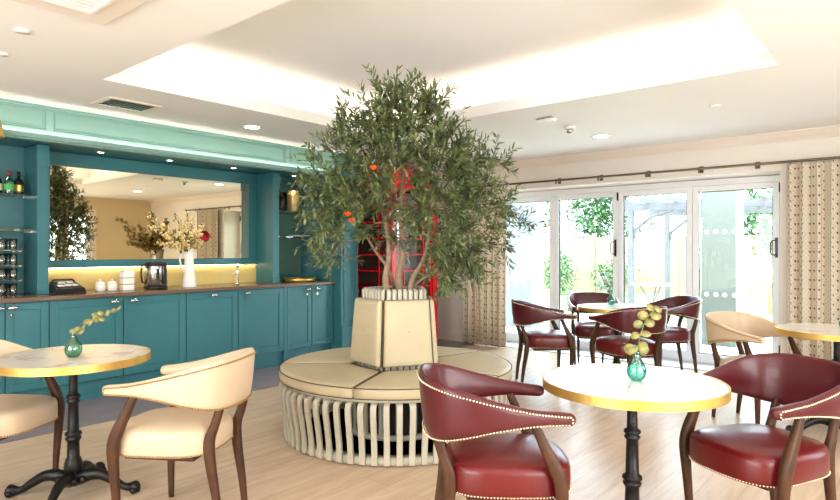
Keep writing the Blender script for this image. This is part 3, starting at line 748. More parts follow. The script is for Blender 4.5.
# ------------------------------------------------------------------ bottle vases with sprigs
def vase(loc, glass, label, grp):
    o = MB().lathe([(.0005, .0), (.022, .001), (.032, .014), (.036, .032), (.032, .052), (.020, .072), (.011, .086), (.010, .098), (.014, .104), (.013, .104), (.009, .098), (.010, .086),
                    (.018, .072), (.030, .050), (.033, .032), (.029, .016), (.018, .007), (.0005, .006)], 20).build('bud_vase', glass); o.location = loc; o.scale = (1.18, 1.18, 1.2)
    return tag(o, label, 'vase', grp)
def sprig(base, pts, leafr, nleaf, label, dark=False, seed=1, sc_=1.0):
    rnd = random.Random(seed); t = thing('eucalyptus_sprig', label, 'sprig', base)
    P = cat_rom([Vector(p) for p in pts], 6); MB().tube(P, .0016, 6).build('stem', 'bouquet_leaf', t)
    b = MB(); n = len(P)
    for k in range(nleaf):
        u = .35+.65*k/(nleaf-1); p = P[min(n-1, int(u*(n-1)))]
        for s in (-1, 1):
            r = leafr*rnd.uniform(.7, 1.1)*(1-.3*u)
            d = Vector((rnd.uniform(-.5, .5), rnd.uniform(-.5, .5), rnd.uniform(-.1, .6)))+Vector((.643, -.766, 0))*s
            d.normalize(); nn = Vector((-.6, -.5, .5))+Vector((rnd.uniform(-.5, .5), rnd.uniform(-.5, .5), rnd.uniform(-.5, .5))); nn.normalize()
            e1 = (d-nn*d.dot(nn)).normalized(); e2 = nn.cross(e1); c = p+e1*r*1.15; m = 10
            vv = [c+nn*r*.12]+[c+e1*r*cos(2*pi*q/m)+e2*r*.92*sin(2*pi*q/m) for q in range(m)]
            b.add(vv, [(0, 1+q, 1+(q+1) % m) for q in range(m)], True)
            b.tube([p, c-e1*r*.8], .0008, 4)
    b.build('foliage', 'euca_dark' if dark else 'euca_leaf', t, solid=.0006)
    return t
def off(lat, z, d=0): v = wp(lat, d); return (v[0], v[1], z)
TZ = .742
def on(T, lat, D): v = wp(lat, D); return (T[0]+v[0], T[1]+v[1], TZ)
v1 = on(T1, .035, -.06); v2 = on(T2, .015, -.01); v3 = on(TB, .0, .17); v4 = on(TC, .06, .0)
GV = 'glass bud vases on the tables'
vase(v1, 'green_glass', 'small green glass bud vase on the left marble table', GV)
vase(v2, 'teal_glass', 'small teal glass bud vase on the nearest marble table', GV)
vase(v3, 'teal_glass', 'tiny teal glass bud vase on the far table by the doors', GV)
vase(v4, 'green_glass', 'green glass bud vase on the table at the right edge', GV)
sprig(v1, [(0, 0, .012), off(.005, .09), off(.03, .14), off(.09, .185, .01), off(.15, .22, .02), off(.215, .245, .02)], .024, 8, 'pale eucalyptus sprig leaning right from the green vase on the left table', seed=3)
sprig(v2, [(0, 0, .012), off(0, .09), off(.004, .13), off(.02, .19, .01), off(.05, .26, .02), off(.085, .30, .02)], .032, 6, 'yellow-green eucalyptus sprig standing in the teal vase on the nearest table', seed=5)
sprig(v3, [(0, 0, .012), off(0, .09), off(-.02, .15), off(-.055, .22), off(-.085, .29), off(-.10, .33)], .016, 9, 'thin dark sprig leaning left from the tiny vase on the far table', dark=True, seed=6)

# ------------------------------------------------------------------ circular slatted bench round the tree
BC = (3.26, 2.96)
t = thing('circular_bench', 'round slatted ivory bench with beige cushions and central tapered backrest under the olive tree', 'bench', (*BC, 0))
A0 = R(204); NP = 5
ang = [A0+k*2*pi/NP for k in range(NP)]
MB().lathe([(.71, .004), (.775, .004), (.78, .02), (.775, .05), (.71, .05), (.71, .004)], 96).build('base_ring', 'bench_slat', t)
MB().lathe([(.29, .385), (.795, .385), (.80, .395), (.795, .408), (.29, .408), (.29, .385)], 96).build('seat_board', 'bench_slat', t)
hexp = lambda r, a=0: [(r*cos(q+a), r*sin(q+a)) for q in ang]
MB().prism(hexp(.30), .004, .384).build('inner_core', 'dark_core', t)
b = MB()
for k in range(18):
    a = A0+k*pi/9; c, s = cos(a), sin(a)
    b.tube([(.335*c, .335*s, .052), (.335*c, .335*s, .384)], .016, 6, smooth=False)
b.lathe([(.31, .02), (.36, .02), (.36, .05), (.31, .05), (.31, .02)], 48); b.build('inner_frame', 'bench_slat', t)
NS = 66
for k in range(NS):
    a = 2*pi*k/NS; c, s = cos(a), sin(a)
    prof = cat_rom([(.775, .383, 0), (.814, .375, 0), (.828, .345, 0), (.822, .28, 0), (.806, .19, 0), (.792, .10, 0), (.790, .012, 0)], 3)
    b = MB(); w, th = .0175, .008; vs = []
    for i, p in enumerate(prof):
        d = (prof[min(i+1, len(prof)-1)]-prof[max(i-1, 0)]).normalized(); nr, nz = -d.y, d.x
        if nr < 0: nr, nz = -nr, -nz
        for (u, v) in ((-w, -th), (w, -th), (w, th), (-w, th)):
            r = p.x+nr*v; z = max(.006, p.y+nz*v); vs.append((r*c-u*s, r*s+u*c, z))
    m = len(prof); f = [(i*4+q, i*4+(q+1) % 4, (i+1)*4+(q+1) % 4, (i+1)*4+q) for i in range(m-1) for q in range(4)]+[(3, 2, 1, 0), tuple((m-1)*4+q for q in range(4))]
    b.add(vs, f); b.build('slat', 'bench_slat', t)
# seat cushions: wedges
RO = .832
for k in range(NP):
    a0, a1 = ang[k], ang[k]+2*pi/NP; gp = .006
    def outline(inset):
        pts = []; ra = RO-inset
        e = (gp+inset)/ra
        n = 14
        for i in range(n+1): q = a0+e+(a1-a0-2*e)*i/n; pts.append(Vector((ra*cos(q), ra*sin(q))))
        ri = .318+inset; ei = (gp+inset)/ri
        for q in (a1-ei, a0+ei): pts.append(Vector((ri*cos(q), ri*sin(q))))
        return pts
    L = [(.012, .410), (.002, .416), (0, .43), (0, .462), (.004, .474), (.014, .482), (.05, .487), (.12, .490)]
    b = MB(); vs = []
    n = len(outline(0))
    for ins, z in L: vs += [(p.x, p.y, z) for p in outline(ins)]
    f = [(i*n+q, i*n+(q+1) % n, (i+1)*n+(q+1) % n, (i+1)*n+q) for i in range(len(L)-1) for q in range(n)]
    f += [tuple(range(n))[::-1], tuple((len(L)-1)*n+q for q in range(n))]
    b.add(vs, f, True); cu = b.build('seat_cushion', 'bench_cushion', t)
    pp = [Vector((p.x, p.y, .476)) for p in outline(.002)]; MB().tube(pp+[pp[0]], .0035, 5).build('piping', 'piping', cu)
    pp = [Vector((p.x, p.y, .4135)) for p in outline(.002)]; MB().tube(pp+[pp[0]], .0035, 5).build('piping', 'piping', cu)
# tapered backrest / planter
r0, r1, zb, zt = .278, .232, .409, 1.0
def hexfr(b, ra, rb, z0, z1):
    v = [(x, y, z0) for x, y in hexp(ra)]+[(x, y, z1) for x, y in hexp(rb)]
    b.add(v, [tuple(range(NP))[::-1], tuple(range(NP, 2*NP))]+[(k, (k+1) % NP, NP+(k+1) % NP, NP+k) for k in range(NP)])
b = MB(); hexfr(b, r0, r1, zb, zt); b.build('planter_core', 'dark_core', t)
for k in range(NP):
    P0 = Vector(hexp(1)[k]); P1 = Vector(hexp(1)[(k+1) % NP]); nrm = ((P0+P1)/2).normalized()
    for j in range(7):
        u0, u1 = (j+.12)/7, (j+.86)/7; vs = []
        for (z, ra, thk) in ((zb+.002, r0, .02), (.75, r0+(r1-r0)*(.75-zb)/(zt-zb), .02), (.97, r0+(r1-r0)*(.97-zb)/(zt-zb), .022), (1.012, r1+.003, .024), (1.028, r1-.004, .012)):
            for u, q in ((u0, .001), (u1, .001), (u1, thk), (u0, thk)):
                p = (P0+(P1-P0)*u)*ra+nrm*q; vs.append((p.x, p.y, z))
        m = 5; f = [(i*4+q, i*4+(q+1) % 4, (i+1)*4+(q+1) % 4, (i+1)*4+q) for i in range(m-1) for q in range(4)]+[(3, 2, 1, 0), tuple((m-1)*4+q for q in range(4))]
        MB().add(vs, f, True).build('backrest_slat', 'bench_slat', t)
    # back cushion
    b = MB(); vs = []; Ls = [(.0, .03), (.004, .012), (.022, .0), (.042, .0), (.052, .012), (.056, .035)]
    for dpt, ins in Ls:
        for (z, sgn) in ((.505+ins, -1), (.505+ins, 1), (.955-ins, 1), (.955-ins, -1)):
            ra = r0+(r1-r0)*(z-zb)/(zt-zb)+.024; mid = (P0+P1)/2*ra; hw = (P1-P0).length/2*(ra+.018)*.97-ins
            tv = (P1-P0).normalized(); p = mid+tv*hw*sgn+nrm*dpt; vs.append((p.x, p.y, z))
    f = [(i*4+q, i*4+(q+1) % 4, (i+1)*4+(q+1) % 4, (i+1)*4+q) for i in range(5) for q in range(4)]+[(3, 2, 1, 0), tuple(5*4+q for q in range(4))]
    bc = b.add(vs, f).build('back_cushion', 'bench_cushion', t, bevel=.008, seg=3)
    pts = [Vector(v) for v in vs[8:12]]; MB().tube(pts+[pts[0]], .003, 5).build('piping', 'piping', bc)
    pc = (P0+P1)/2*(r0+(r1-r0)*(.73-zb)/(zt-zb)+.024)+nrm*.056; b = MB(); b.ball((pc.x, pc.y, .74), .008, 8, 5); b.build('button', 'bench_cushion', bc)
b = MB(); b.prism(hexp(r1-.03), 1.0005, 1.012); b.build('soil', 'soil', t)

# ------------------------------------------------------------------ olive tree
def olive():
    rnd = random.Random(21)
    t = thing('olive_tree', 'large multi-stemmed olive tree with narrow grey-green leaves growing from the bench planter', 'tree', (*BC, 1.012))
    lat = Vector((.643, -.766, 0)); dep = Vector((.766, .643, 0))
    def V(l, d, z): return lat*l+dep*d+Vector((0, 0, z-1.012))
    trunks = [[V(-.07, -.06, 1.013), V(-.075, -.05, 1.12), V(-.05, -.04, 1.28), V(-.08, 0, 1.5), V(-.16, 0, 1.8)],
              [V(.02, 0, 1.013), V(.02, .0, 1.13), V(.045, .0, 1.28), V(.03, .04, 1.55), V(.05, .05, 1.95)],
              [V(.10, -.07, 1.013), V(.12, -.06, 1.10), V(.20, -.03, 1.24), V(.24, .02, 1.45), V(.30, .05, 1.8)],
              [V(.12, -.02, 1.013), V(.16, -.03, 1.07), V(.30, -.03, 1.16), V(.42, .02, 1.26), V(.55, .05, 1.45)],
              [V(-.02, .07, 1.013), V(-.06, .10, 1.15), V(-.2, .15, 1.35), V(-.32, .2, 1.6), V(-.38, .2, 1.85)]]
    radii = [(.027, .012), (.030, .012), (.022, .010), (.011, .005), (.014, .006)]
    nodes = []; bm_ = None
    for T, (ra, rb) in zip(trunks, radii):
        P = cat_rom(T, 6); n = len(P)
        MB().tube(P, [ra+(rb-ra)*i/(n-1) for i in range(n)], 9).build('trunk', 'bark', t)
        nodes += [(p, ra+(rb-ra)*i/(n-1)) for i, p in enumerate(P) if i > n*.35]
    # crown radius by height
    prof = [(1.06, .25), (1.13, .42), (1.28, .62), (1.5, .71), (1.7, .70), (1.85, .61), (2.03, .47), (2.17, .39), (2.27, .32), (2.36, .24), (2.40, .08)]
    def cr(z):
        for (a, ra), (b_, rb) in zip(prof, prof[1:]):
            if a <= z <= b_: return ra+(rb-ra)*(z-a)/(b_-a)
        return 0
    pts = []
    while len(pts) < 360:
        z = rnd.uniform(1.08, 2.40); r = cr(z)
        if r < rnd.uniform(0, .9): continue
        a = rnd.uniform(0, 2*pi); q = rnd.uniform(.1, 1)**.5
        bump = 1+.13*sin(3*a+z*5)+.10*sin(5*a-z*9+1)
        l, d = r*q*cos(a)*bump+.09*(1 if z < 2 else .2), r*q*sin(a)*bump*.55-.12
        if z < 1.40 and -.36 < l < .26: continue
        if l < 0 and z < 1.25: continue
        pts.append(V(l, d, z))
    pts.sort(key=lambda p: min((p-n[0]).length for n in nodes))
    br = MB(); lf = MB(); tips = []
    for p in pts:
        n0 = min(nodes, key=lambda n: (p-n[0]).length+max(0, n[0].z-p.z)*.6)
        d = p-n0[0]; L = d.length
        mid = n0[0]+d*.5+Vector((rnd.uniform(-.04, .04), rnd.uniform(-.04, .04), rnd.uniform(.0, .06)))*min(1, L*3)
        r0 = max(.0022, min(n0[1]*.75, .008)); r1 = max(.0016, r0*.7)
        br.tube([n0[0], mid, p], [r0, (r0+r1)/2, r1], 5)
        nodes.append((mid, (r0+r1)/2)); nodes.append((p, r1)); tips.append((p, d.normalized()))
    br.build('twig_growth', 'bark', t)['kind'] = 'stuff'
    cc = V(.05, 0, 1.65)
    for p, d in tips:
        for s in range(4 if rnd.random() < .6 else 3):
            dr = (d*.5+(p-cc).normalized()*.7+Vector((rnd.gauss(0, .55), rnd.gauss(0, .55), rnd.gauss(.15, .45)))).normalized()
            L = rnd.uniform(.08, .17); bend = Vector((rnd.gauss(0, .03), rnd.gauss(0, .03), rnd.gauss(-.005, .03)))
            q = p; m = int(L/.017); prev = p
            path = [p+dr*L*u+bend*u*u for u in (0, .5, 1)]
            lf_side = Vector((rnd.gauss(0, 1), rnd.gauss(0, 1), rnd.gauss(0, .6))).normalized()
            br2 = path
            for k in range(m):
                u = (k+1)/m; q = p+dr*L*u+bend*u*u; sd = lf_side.cross(dr).normalized() if k % 2 else lf_side
                for sg in (-1, 1):
                    if rnd.random() < .22: continue
                    ld = dr*rnd.uniform(.5, 1.0)+sd*sg*rnd.uniform(.5, .9)+Vector((0, 0, rnd.uniform(-.25, .15)))
                    lf.leaf(q, ld, Vector((rnd.gauss(0, .5), rnd.gauss(0, .5), 1)), rnd.uniform(.046, .078), rnd.uniform(.012, .018))
            lf.leaf(path[-1], dr, Vector((0, 0, 1)), .05, .010)
            lf.tube(path, .0013, 3)
    lf.build('foliage', 'olive_leaf', t)
    for (l, d, z) in ((-.12, -.62, 1.80), (-.28, -.62, 1.51), (-.25, -.66, 1.47)):  # orange tufts added to stand for warm glints between the leaves
        b = MB(); c = V(l, d, z)
        for k in range(9):
            a = k*2.4; dd = Vector((cos(a), sin(a), .5+.1*k)); b.leaf(c, dd, (0, 0, 1), .04, .03)
        b.build('blossom', 'orange_glint', t)
olive()

# ------------------------------------------------------------------ things on the worktop
WZ = .9205
t = thing('serving_tray', 'black sloping tray holding white sachets on the worktop left of the sugar pots', 'tray', (2.07, 5.78, WZ))
b = MB(); b.add([(-.13, -.10, 0), (.13, -.10, 0), (.13, .10, 0), (-.13, .10, 0), (-.12, -.09, .045), (.12, -.09, .045), (.10, .09, .105), (-.10, .09, .105)], [(3, 2, 1, 0), (4, 5, 6, 7), (0, 1, 5, 4), (1, 2, 6, 5), (2, 3, 7, 6), (3, 0, 4, 7)])
b.build('tray_body', 'black_plastic', t, bevel=.006)
b = MB()
for (x, y, a) in ((-.06, -.04, .3), (.0, -.03, -.2), (.055, -.03, .4), (-.03, .03, -.5), (.035, .035, .1)):
    z = .047+(y+.09)/.18*.06; c, s = cos(a), sin(a)
    v = [(x+dx*c-dy*s, y+dx*s+dy*c, z+.004+(dy)*.33+dz) for dz in (0, .006) for (dx, dy) in ((-.026, -.016), (.026, -.016), (.026, .016), (-.026, .016))]
    b.add(v, [(3, 2, 1, 0), (4, 5, 6, 7), (0, 1, 5, 4), (1, 2, 6, 5), (2, 3, 7, 6), (3, 0, 4, 7)])
b.build('sachets', 'white_plastic', t); MB().tube([(-.09, .07, .10), (-.08, .08, .115), (.08, .08, .115), (.09, .07, .10)], .008, 8).build('handle', 'black_plastic', t)
for (x, lab) in ((2.36, 'white lidded ceramic sugar pot next to the black tray'), (2.465, 'white lidded ceramic sugar pot next to the tall canister')):
    t = thing('sugar_pot', lab, 'pot', (x, 5.80, WZ), 0, 'white sugar pots on the worktop')
    MB().lathe([(.0005, 0), (.034, 0), (.042, .015), (.044, .05), (.040, .072), (.0005, .072)], 24).build('pot_body', 'white_ceramic', t)
    MB().lathe([(.040, .0725), (.042, .078), (.03, .088), (.008, .093), (.007, .097), (.011, .103), (.007, .11), (.0005, .111)], 24).build('lid', 'white_ceramic', t)
t = thing('storage_canister', 'tall white square canister with dark bands between the sugar pots and the urn', 'canister', (2.60, 5.80, WZ))
b = MB(); b.box(-.052, .052, -.045, .045, 0, .175); b.build('canister_body', 'white_ceramic', t, bevel=.006)
b = MB()
for z in (.055, .115): b.box(-.0535, .0535, -.0465, .0465, z, z+.005)
b.build('band', 'dark_core', t)
b = MB(); b.add([(-.05, -.043, .1755), (.05, -.043, .1755), (.05, .043, .1755), (-.05, .043, .1755), (-.02, -.018, .192), (.02, -.018, .192), (.02, .018, .192), (-.02, .018, .192)], [(3, 2, 1, 0), (4, 5, 6, 7), (0, 1, 5, 4), (1, 2, 6, 5), (2, 3, 7, 6), (3, 0, 4, 7)]); b.ball((0, 0, .203), .012, 10, 8); b.build('lid', 'white_ceramic', t)
t = thing('water_urn', 'polished steel hot water urn with black base and lid on the worktop', 'urn', (2.88, 5.80, WZ))
MB().lathe([(.0005, 0), (.105, 0), (.11, .008), (.108, .03), (.1, .034)], 32).build('base', 'black_plastic', t)
MB().lathe([(.100, .0345), (.104, .04), (.104, .22), (.102, .228)], 32).build('drum', 'steel', t)
b = MB(); b.lathe([(.102, .2285), (.107, .235), (.107, .252), (.09, .262), (.03, .268), (.0005, .268)], 32); b.build('lid', 'black_plastic', t)
b = MB(); b.tube([(-.10, 0, .24), (-.135, 0, .235), (-.145, 0, .15), (-.135, 0, .07), (-.105, 0, .06)], .009, 8); b.build('handle', 'black_plastic', t)
b = MB(); b.box(.02, .05, -.125, -.095, .05, .235); b.box(-.045, -.02, -.115, -.095, .09, .20); b.build('level_gauge', 'black_plastic', t, bevel=.004)
t = thing('white_jug', 'tall slim white jug holding the bouquet', 'jug', (3.23, 5.80, WZ))
MB().lathe([(.0005, 0), (.070, 0), (.072, .01), (.066, .06), (.055, .15), (.046, .24), (.046, .32), (.054, .385), (.050, .385), (.042, .32), (.042, .24), (.05, .15), (.06, .06), (.0005, .02)], 32).build('jug_body', 'white_ceramic', t)
MB().tube([(-.045, 0, .33), (-.085, 0, .335), (-.10, 0, .28), (-.085, 0, .19), (-.056, 0, .15)], .009, 8).build('handle', 'white_ceramic', t)
def bouquet():
    rnd = random.Random(5); t = thing('flower_bouquet', 'loose bouquet of cream blossom sprays and one crimson peony in the white jug', 'flowers', (3.23, 5.80, WZ+.30))
    lat = Vector((1, 0, 0))
    stems = MB(); lf = MB(); bl = MB()
    tipsl = [(-.44, -.02, .42), (-.38, .05, .30), (-.30, -.08, .22), (-.25, .06, .33), (-.16, -.1, .24), (-.12, .05, .42), (-.05, -.05, .46), (-.02, -.1, .24), (.06, .04, .40), (.12, -.06, .34), (.16, .03, .28), (.08, -.1, .17), (-.20, -.08, .14), (-.1, -.12, .16), (.05, -.13, .26), (.0, .08, .32), (-.33, .0, .15), (-.08, 0, .33)]
    for k, tp in enumerate(tipsl):
        P = cat_rom([Vector((rnd.uniform(-.01, .01), rnd.uniform(-.01, .01), -.25)), Vector((tp[0]*.12, tp[1]*.12, .06)), Vector((tp[0]*.55, tp[1]*.5, tp[2]*.6+.02)), Vector(tp)], 6)
        P = [Vector((p.x*min(1, max(.15, (p.z+.0)/.12)) if p.z < .1 else p.x, p.y, p.z)) for p in P]
        stems.tube(P, .0022, 5); n = len(P)
        for q in range(int(n*.45), n):
            for r in range(5):
                d = Vector((rnd.gauss(0, 1), rnd.gauss(0, 1), rnd.gauss(.2, 1))).normalized(); p = P[q]+d*rnd.uniform(0, .022)
                if rnd.random() < .38: lf.leaf(p, d, (0, 0, 1), rnd.uniform(.025, .045), rnd.uniform(.012, .02))
                else:
                    bl.ball(p+d*.012, rnd.uniform(.009, .016), 6, 4)
        if k % 2 == 0:
            for r in range(10):
                d = Vector((rnd.gauss(0, 1), rnd.gauss(0, 1), rnd.gauss(0, 1))).normalized(); bl.leaf(P[-3], d, (0, 0, 1), .035, .024)
    for r in range(90):
        d = Vector((rnd.gauss(0, 1), rnd.gauss(0, 1), rnd.gauss(.1, .6))).normalized(); p = Vector((-.06, -.02, .13))+Vector((d.x*.15, d.y*.09, d.z*.06))
        lf.leaf(p, d+Vector((0, 0, .2)), (0, 0, 1), rnd.uniform(.04, .065), rnd.uniform(.018, .026))
    stems.build('stems', 'bouquet_leaf', t); lf.build('foliage', 'bouquet_leaf', t); bl.build('blossoms', 'blossom', t)
    b = MB(); c = Vector((.115, -.10, .20)); b.ball(c, .045, 12, 8, .8)
    for k in range(46):
        a = k*2.399; el = 1.3-1.7*k/46; d = Vector((cos(a)*cos(el), sin(a)*cos(el), sin(el))); b.leaf(c+d*.026, d+Vector((0, 0, .45)), d.cross(Vector((0, 0, 1))).cross(d), .056, .064, .3)
    b.build('peony', 'peony', t)
    b = MB(); b.tube([(0, 0, -.2), (.02, -.01, .06), (.07, -.06, .12), (.11, -.095, .17)], .003, 6); b.build('peony_stem', 'bouquet_leaf', t)
bouquet()
t = thing('mixer_tap', 'chrome swan-neck mixer tap at the right end of the splashback', 'tap', (3.86, 5.90, WZ))
b = MB(); b.lathe([(.026, 0), (.026, .006), (.016, .012), (.014, .20), (.016, .205), (.012, .225), (.0005, .226)], 20); b.build('body', 'chrome', t)
b = MB(); b.tube([(0, 0, .19), (.03, -.01, .21), (.11, -.05, .222), (.17, -.085, .222), (.185, -.092, .212), (.186, -.093, .195)], .009, 8); b.build('spout', 'chrome', t)
b = MB(); b.tube([(-.013, 0, .10), (-.04, -.005, .11), (-.06, -.01, .13)], [.007, .006, .005], 8); b.build('lever', 'chrome', t)
t = thing('brass_tray', 'low round brass tray on the worktop below the right-hand shelves', 'tray', (4.66, 5.80, WZ))
MB().lathe([(.0005, 0), (.17, 0), (.182, .01), (.185, .045), (.181, .045), (.176, .012), (.16, .006), (.0005, .006)], 40).build('tray_body', 'brass', t)
b = MB()
for s in (-1, 1): b.tube([(s*.184, -.04, .03), (s*.205, -.03, .04), (s*.205, .03, .04), (s*.184, .04, .03)], .005, 6)
b.build('handle', 'brass', t)
o = MB().lathe([(.0005, 0), (.052, 0), (.056, .01), (.068, .10), (.082, .19), (.076, .225), (.055, .245), (.06, .262), (.056, .262), (.05, .245), (.07, .222), (.0005, .05)], 28).build('gold_vase', 'gold'); o.location = (4.72, 6.0, 1.7675)
tag(o, 'gold glazed vase on the upper shelf of the right niche', 'vase')
o = MB().lathe([(.0005, 0), (.035, 0), (.05, .05), (.046, .16), (.02, .20), (.018, .23), (.022, .235), (.0005, .235)], 24).build('dark_vase', 'bottle_glass'); o.location = (4.53, 6.0, 1.7675)
tag(o, 'dark vase beside the gold one on the upper right shelf', 'vase')
o = MB().lathe([(.0005, 0), (.06, 0), (.13, .012), (.14, .02), (.135, .02), (.06, .006), (.0005, .005)], 32).build('white_dish', 'white_ceramic'); o.location = (4.79, 5.98, 1.4605)
tag(o, 'shallow white dish on the lower shelf of the right niche', 'dish')
# bottles on the upper left shelf
def bottle(x, y, glass, lb, cap, label, h=1.0):
    t = thing('bottle', label, 'bottle', (x, y, 1.7695), 0, 'bottles on the upper left shelf')
    MB().lathe([(.0005, 0), (.034, 0), (.036, .006), (.036, .10*h), (.030, .125*h), (.013, .145*h), (.0125, .19*h), (.0005, .19*h)], 20).build('bottle_body', glass, t)
    MB().lathe([(.0365, .03), (.0368, .032), (.0368, .083*h), (.0365, .085*h)], 20).build('label_band', lb, t)
    MB().lathe([(.0135, .165*h), (.0145, .167*h), (.0145, .198*h), (.0005, .199*h)], 14).build('cap', cap, t)
bottle(1.50, 5.93, 'bottle_glass', 'label_cream', 'red_cap', 'dark bottle with a cream band and red cap at the left edge of the shelf', 1.1)
bottle(1.60, 5.95, 'bottle_glass', 'label_cream', 'red_cap', 'dark red-capped bottle with a cream band standing left of the green-banded one', 1.0)
bottle(1.665, 5.88, 'green_glass', 'label_green', 'red_cap', 'green bottle with a green and white label on the upper left shelf', .95)
bottle(1.755, 5.95, 'bottle_glass', 'brass', 'black_plastic', 'dark bottle with a gold band, rightmost on the upper left shelf', 1.0)
bottle(1.38, 5.95, 'bottle_glass', 'label_green', 'brass', 'dark bottle with a green band, furthest left on the shelf', 1.0)
# tumblers on the close-set shelves
g0 = MB().lathe([(.0005, 0), (.024, 0), (.027, .004), (.033, .095), (.031, .095), (.025, .010), (.0005, .009)], 16).build('tumbler', 'tumbler')
first = True
lv = {WZ: 'on the worktop', 1.0505: 'on the bottom tumbler shelf', 1.1755: 'on the middle tumbler shelf', 1.3005: 'on the top tumbler shelf'}
for z, d in lv.items():
    for k in range(5):
        for r in range(2):
            o = g0 if first else g0.copy()
            if not first: col.objects.link(o)
            first = False
            o.location = (1.70-k*.082, 5.90+r*.10, z+.0003)
            tag(o, 'clear tumbler %s, %s row, %s' % (d, ('front', 'back')[r], ('beside the pilaster', 'second from the pilaster', 'third from the pilaster', 'fourth from the pilaster', 'furthest from the pilaster')[k]), 'glass', 'tumblers in the left niche')

# ------------------------------------------------------------------ garden outside
struct(MB().box(7.9, 45, -25, 40, -.12, -.03).build('garden_ground', 'grass'))
struct(MB().box(7.5, 11.5, -6, 12, -.11, -.02).build('patio', 'paving'))
struct(MB().box(2, 8, -12, -2.6, -.11, -.03).build('rear_patio', 'paving'))
for (xa, ya, yb, m, lab) in ((9.0, 1.98, 2.42, 'render', 'tall grey-green rendered pillar outside the rightmost door'), (9.0, 5.12, 5.75, 'blue_render', 'tall pale blue rendered pillar outside the leftmost door')):
    t = thing('garden_pillar', lab, 'pillar', (xa, (ya+yb)/2, -.02)); w = (yb-ya)/2
    MB().box(0, .45, -w, w, 0, 3.2).build('shaft', m, t, bevel=.01); MB().box(-.03, .48, -w-.03, w+.03, 3.2, 3.3).build('cap', 'paving', t, bevel=.01)
t = thing('garden_fence', 'pale boarded timber fence across the far side of the garden', 'fence', (18, 5, -.03))
b = MB()
for k in range(170): y = -12+k*.165; b.box(0, .02, y, y+.15, .05, 1.72)
b.box(.02, .05, -12, 16, .35, .45); b.box(.02, .05, -12, 16, 1.3, 1.4); b.build('boards', 'fence', t)
for k in range(12): MB().box(-.05, .07, -12+k*2.5-.05, -12+k*2.5+.05, 0, 1.85).build('post', 'fence', t)
# pergola
t = thing('garden_pergola', 'weathered timber pergola with curved braces standing on the lawn', 'pergola', (13, 2.95, -.03))
for (x, y) in ((-1, 1.6), (-1, -1.6), (1.2, 1.6), (1.2, -1.6)): MB().box(x-.05, x+.05, y-.05, y+.05, 0, 2.1).build('post', 'pergola', t, bevel=.005)
b = MB()
for x in (-1, 1.2): b.box(x-.03, x+.03, -2.0, 2.0, 2.1, 2.24)
b.build('beam', 'pergola', t)
b = MB()
for k in range(8): y = -1.8+k*.51; b.box(-1.5, 1.7, y-.02, y+.02, 2.24, 2.34)
b.build('rafters', 'pergola', t)
for x in (-1, 1.2):
    for s in (-1, 1):
        P = [(x, s*1.6, 1.45), (x, s*1.5, 1.75), (x, s*1.2, 1.98), (x, s*.8, 2.10)]; MB().tube(P, .035, 6).build('brace', 'pergola', t)
def shrub(x, y, h, r, n, label, name='garden_shrub', trunk=0, leaf=.09):
    rnd = random.Random(int(x*100+y*10)); t = thing(name, label, 'tree' if trunk else 'shrub', (x, y, -.03))
    b = MB(); b.tube([(0, 0, 0), (.02, .01, (trunk or h*.4)), (0, 0, trunk+h*.4)], [.05 if trunk else .03, .03, .01], 7)
    for k in range(7): a = k*.9; b.tube([(0, 0, trunk*.9+h*.1), (r*.5*cos(a), r*.5*sin(a), trunk+h*.55)], [.02, .006], 5)
    b.build('trunk' if trunk else 'stem', 'bark', t)
    b = MB(); lobes = [(Vector((rnd.uniform(-.5, .5)*r, rnd.uniform(-.5, .5)*r, trunk+h*rnd.uniform(.3, .8))), r*rnd.uniform(.4, .65)) for _ in range(9)]
    for k in range(n):
        c, q = lobes[k % 9]; d = Vector((rnd.gauss(0, 1), rnd.gauss(0, 1), rnd.gauss(0, .9))).normalized(); p = c+d*q*rnd.uniform(.6, 1)
        if p.z < .05: p.z = .05+rnd.random()*.1
        b.leaf(p, d+Vector((rnd.gauss(0, .5), rnd.gauss(0, .5), rnd.gauss(0, .5))), (0, 0, 1), leaf*rnd.uniform(.8, 1.3), leaf*.55)
    b.build('foliage', 'shrub_leaf', t)
shrub(21, 8.6, 3.0, 1.9, 4200, 'broad green tree beyond the fence seen through the left doors', 'garden_tree', 1.0, .17)
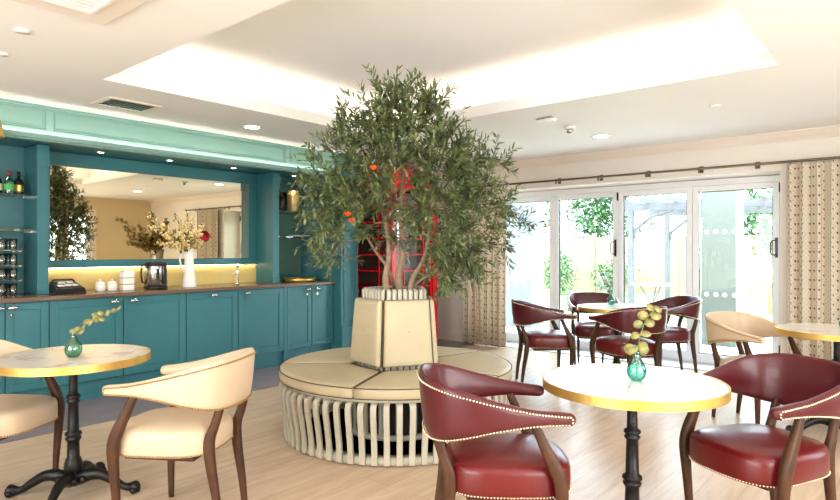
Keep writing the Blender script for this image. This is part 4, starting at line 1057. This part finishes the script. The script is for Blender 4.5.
shrub(22, 13.4, 3.4, 2.2, 4200, 'tall green tree beyond the fence at the far left of the glazing', 'garden_tree', .9, .17)
shrub(21, 4.2, 2.4, 1.7, 3400, 'green tree beyond the fence behind the pergola', 'garden_tree', .8, .17)
shrub(16.6, 8.6, 1.25, .75, 1500, 'leafy shrub in front of the fence in the second pane from left')
shrub(16.8, 10.8, 1.5, .9, 1500, 'rounded leafy shrub in front of the fence in the leftmost pane')
shrub(16.9, 6.9, 1.1, .7, 1300, 'low leafy shrub in front of the fence beside the pergola post')
shrub(14.5, 2.55, .75, .36, 900, 'small standard tree with a round head right of the grey pillar', 'garden_tree', 1.05, .07)
# outdoor bistro set
t = thing('garden_table', 'round white garden table on the patio beyond the third pane', 'table', (10.9, 3.75, -.02))
MB().lathe([(.0005, .70), (.36, .70), (.37, .71), (.36, .72), (.0005, .72)], 32).build('tabletop', 'paving', t)
b = MB()
for k in range(3): a = k*2.1; b.tube([(.28*cos(a), .28*sin(a), 0), (.03*cos(a), .03*sin(a), .4), (.22*cos(a), .22*sin(a), .70)], .012, 6)
b.build('leg_frame', 'pergola', t)
for (x, y, rz, lab) in ((10.7, 3.05, 10, 'metal garden chair right of the white garden table'), (11.0, 4.5, 175, 'metal garden chair left of the white garden table')):
    t = thing('garden_chair', lab, 'chair', (x, y, -.02), R(rz), 'garden chairs on the patio')
    MB().lathe([(.0005, .43), (.19, .43), (.2, .44), (.19, .45), (.0005, .45)], 24).build('seat', 'pergola', t)
    b = MB(); b.tube([(-.17, -.17, .44), (-.18, -.2, .75), (-.1, -.22, .88), (.1, -.22, .88), (.18, -.2, .75), (.17, -.17, .44)], .011, 6)
    for x_ in (-.08, 0, .08): b.tube([(x_, -.18, .44), (x_, -.22, .87)], .006, 5)
    b.build('backrest', 'pergola', t)
    for (sx, sy) in ((-1, -1), (1, -1), (-1, 1), (1, 1)): MB().tube([(sx*.19, sy*.19, 0), (sx*.13, sy*.13, .43)], .01, 6).build('leg', 'pergola', t)
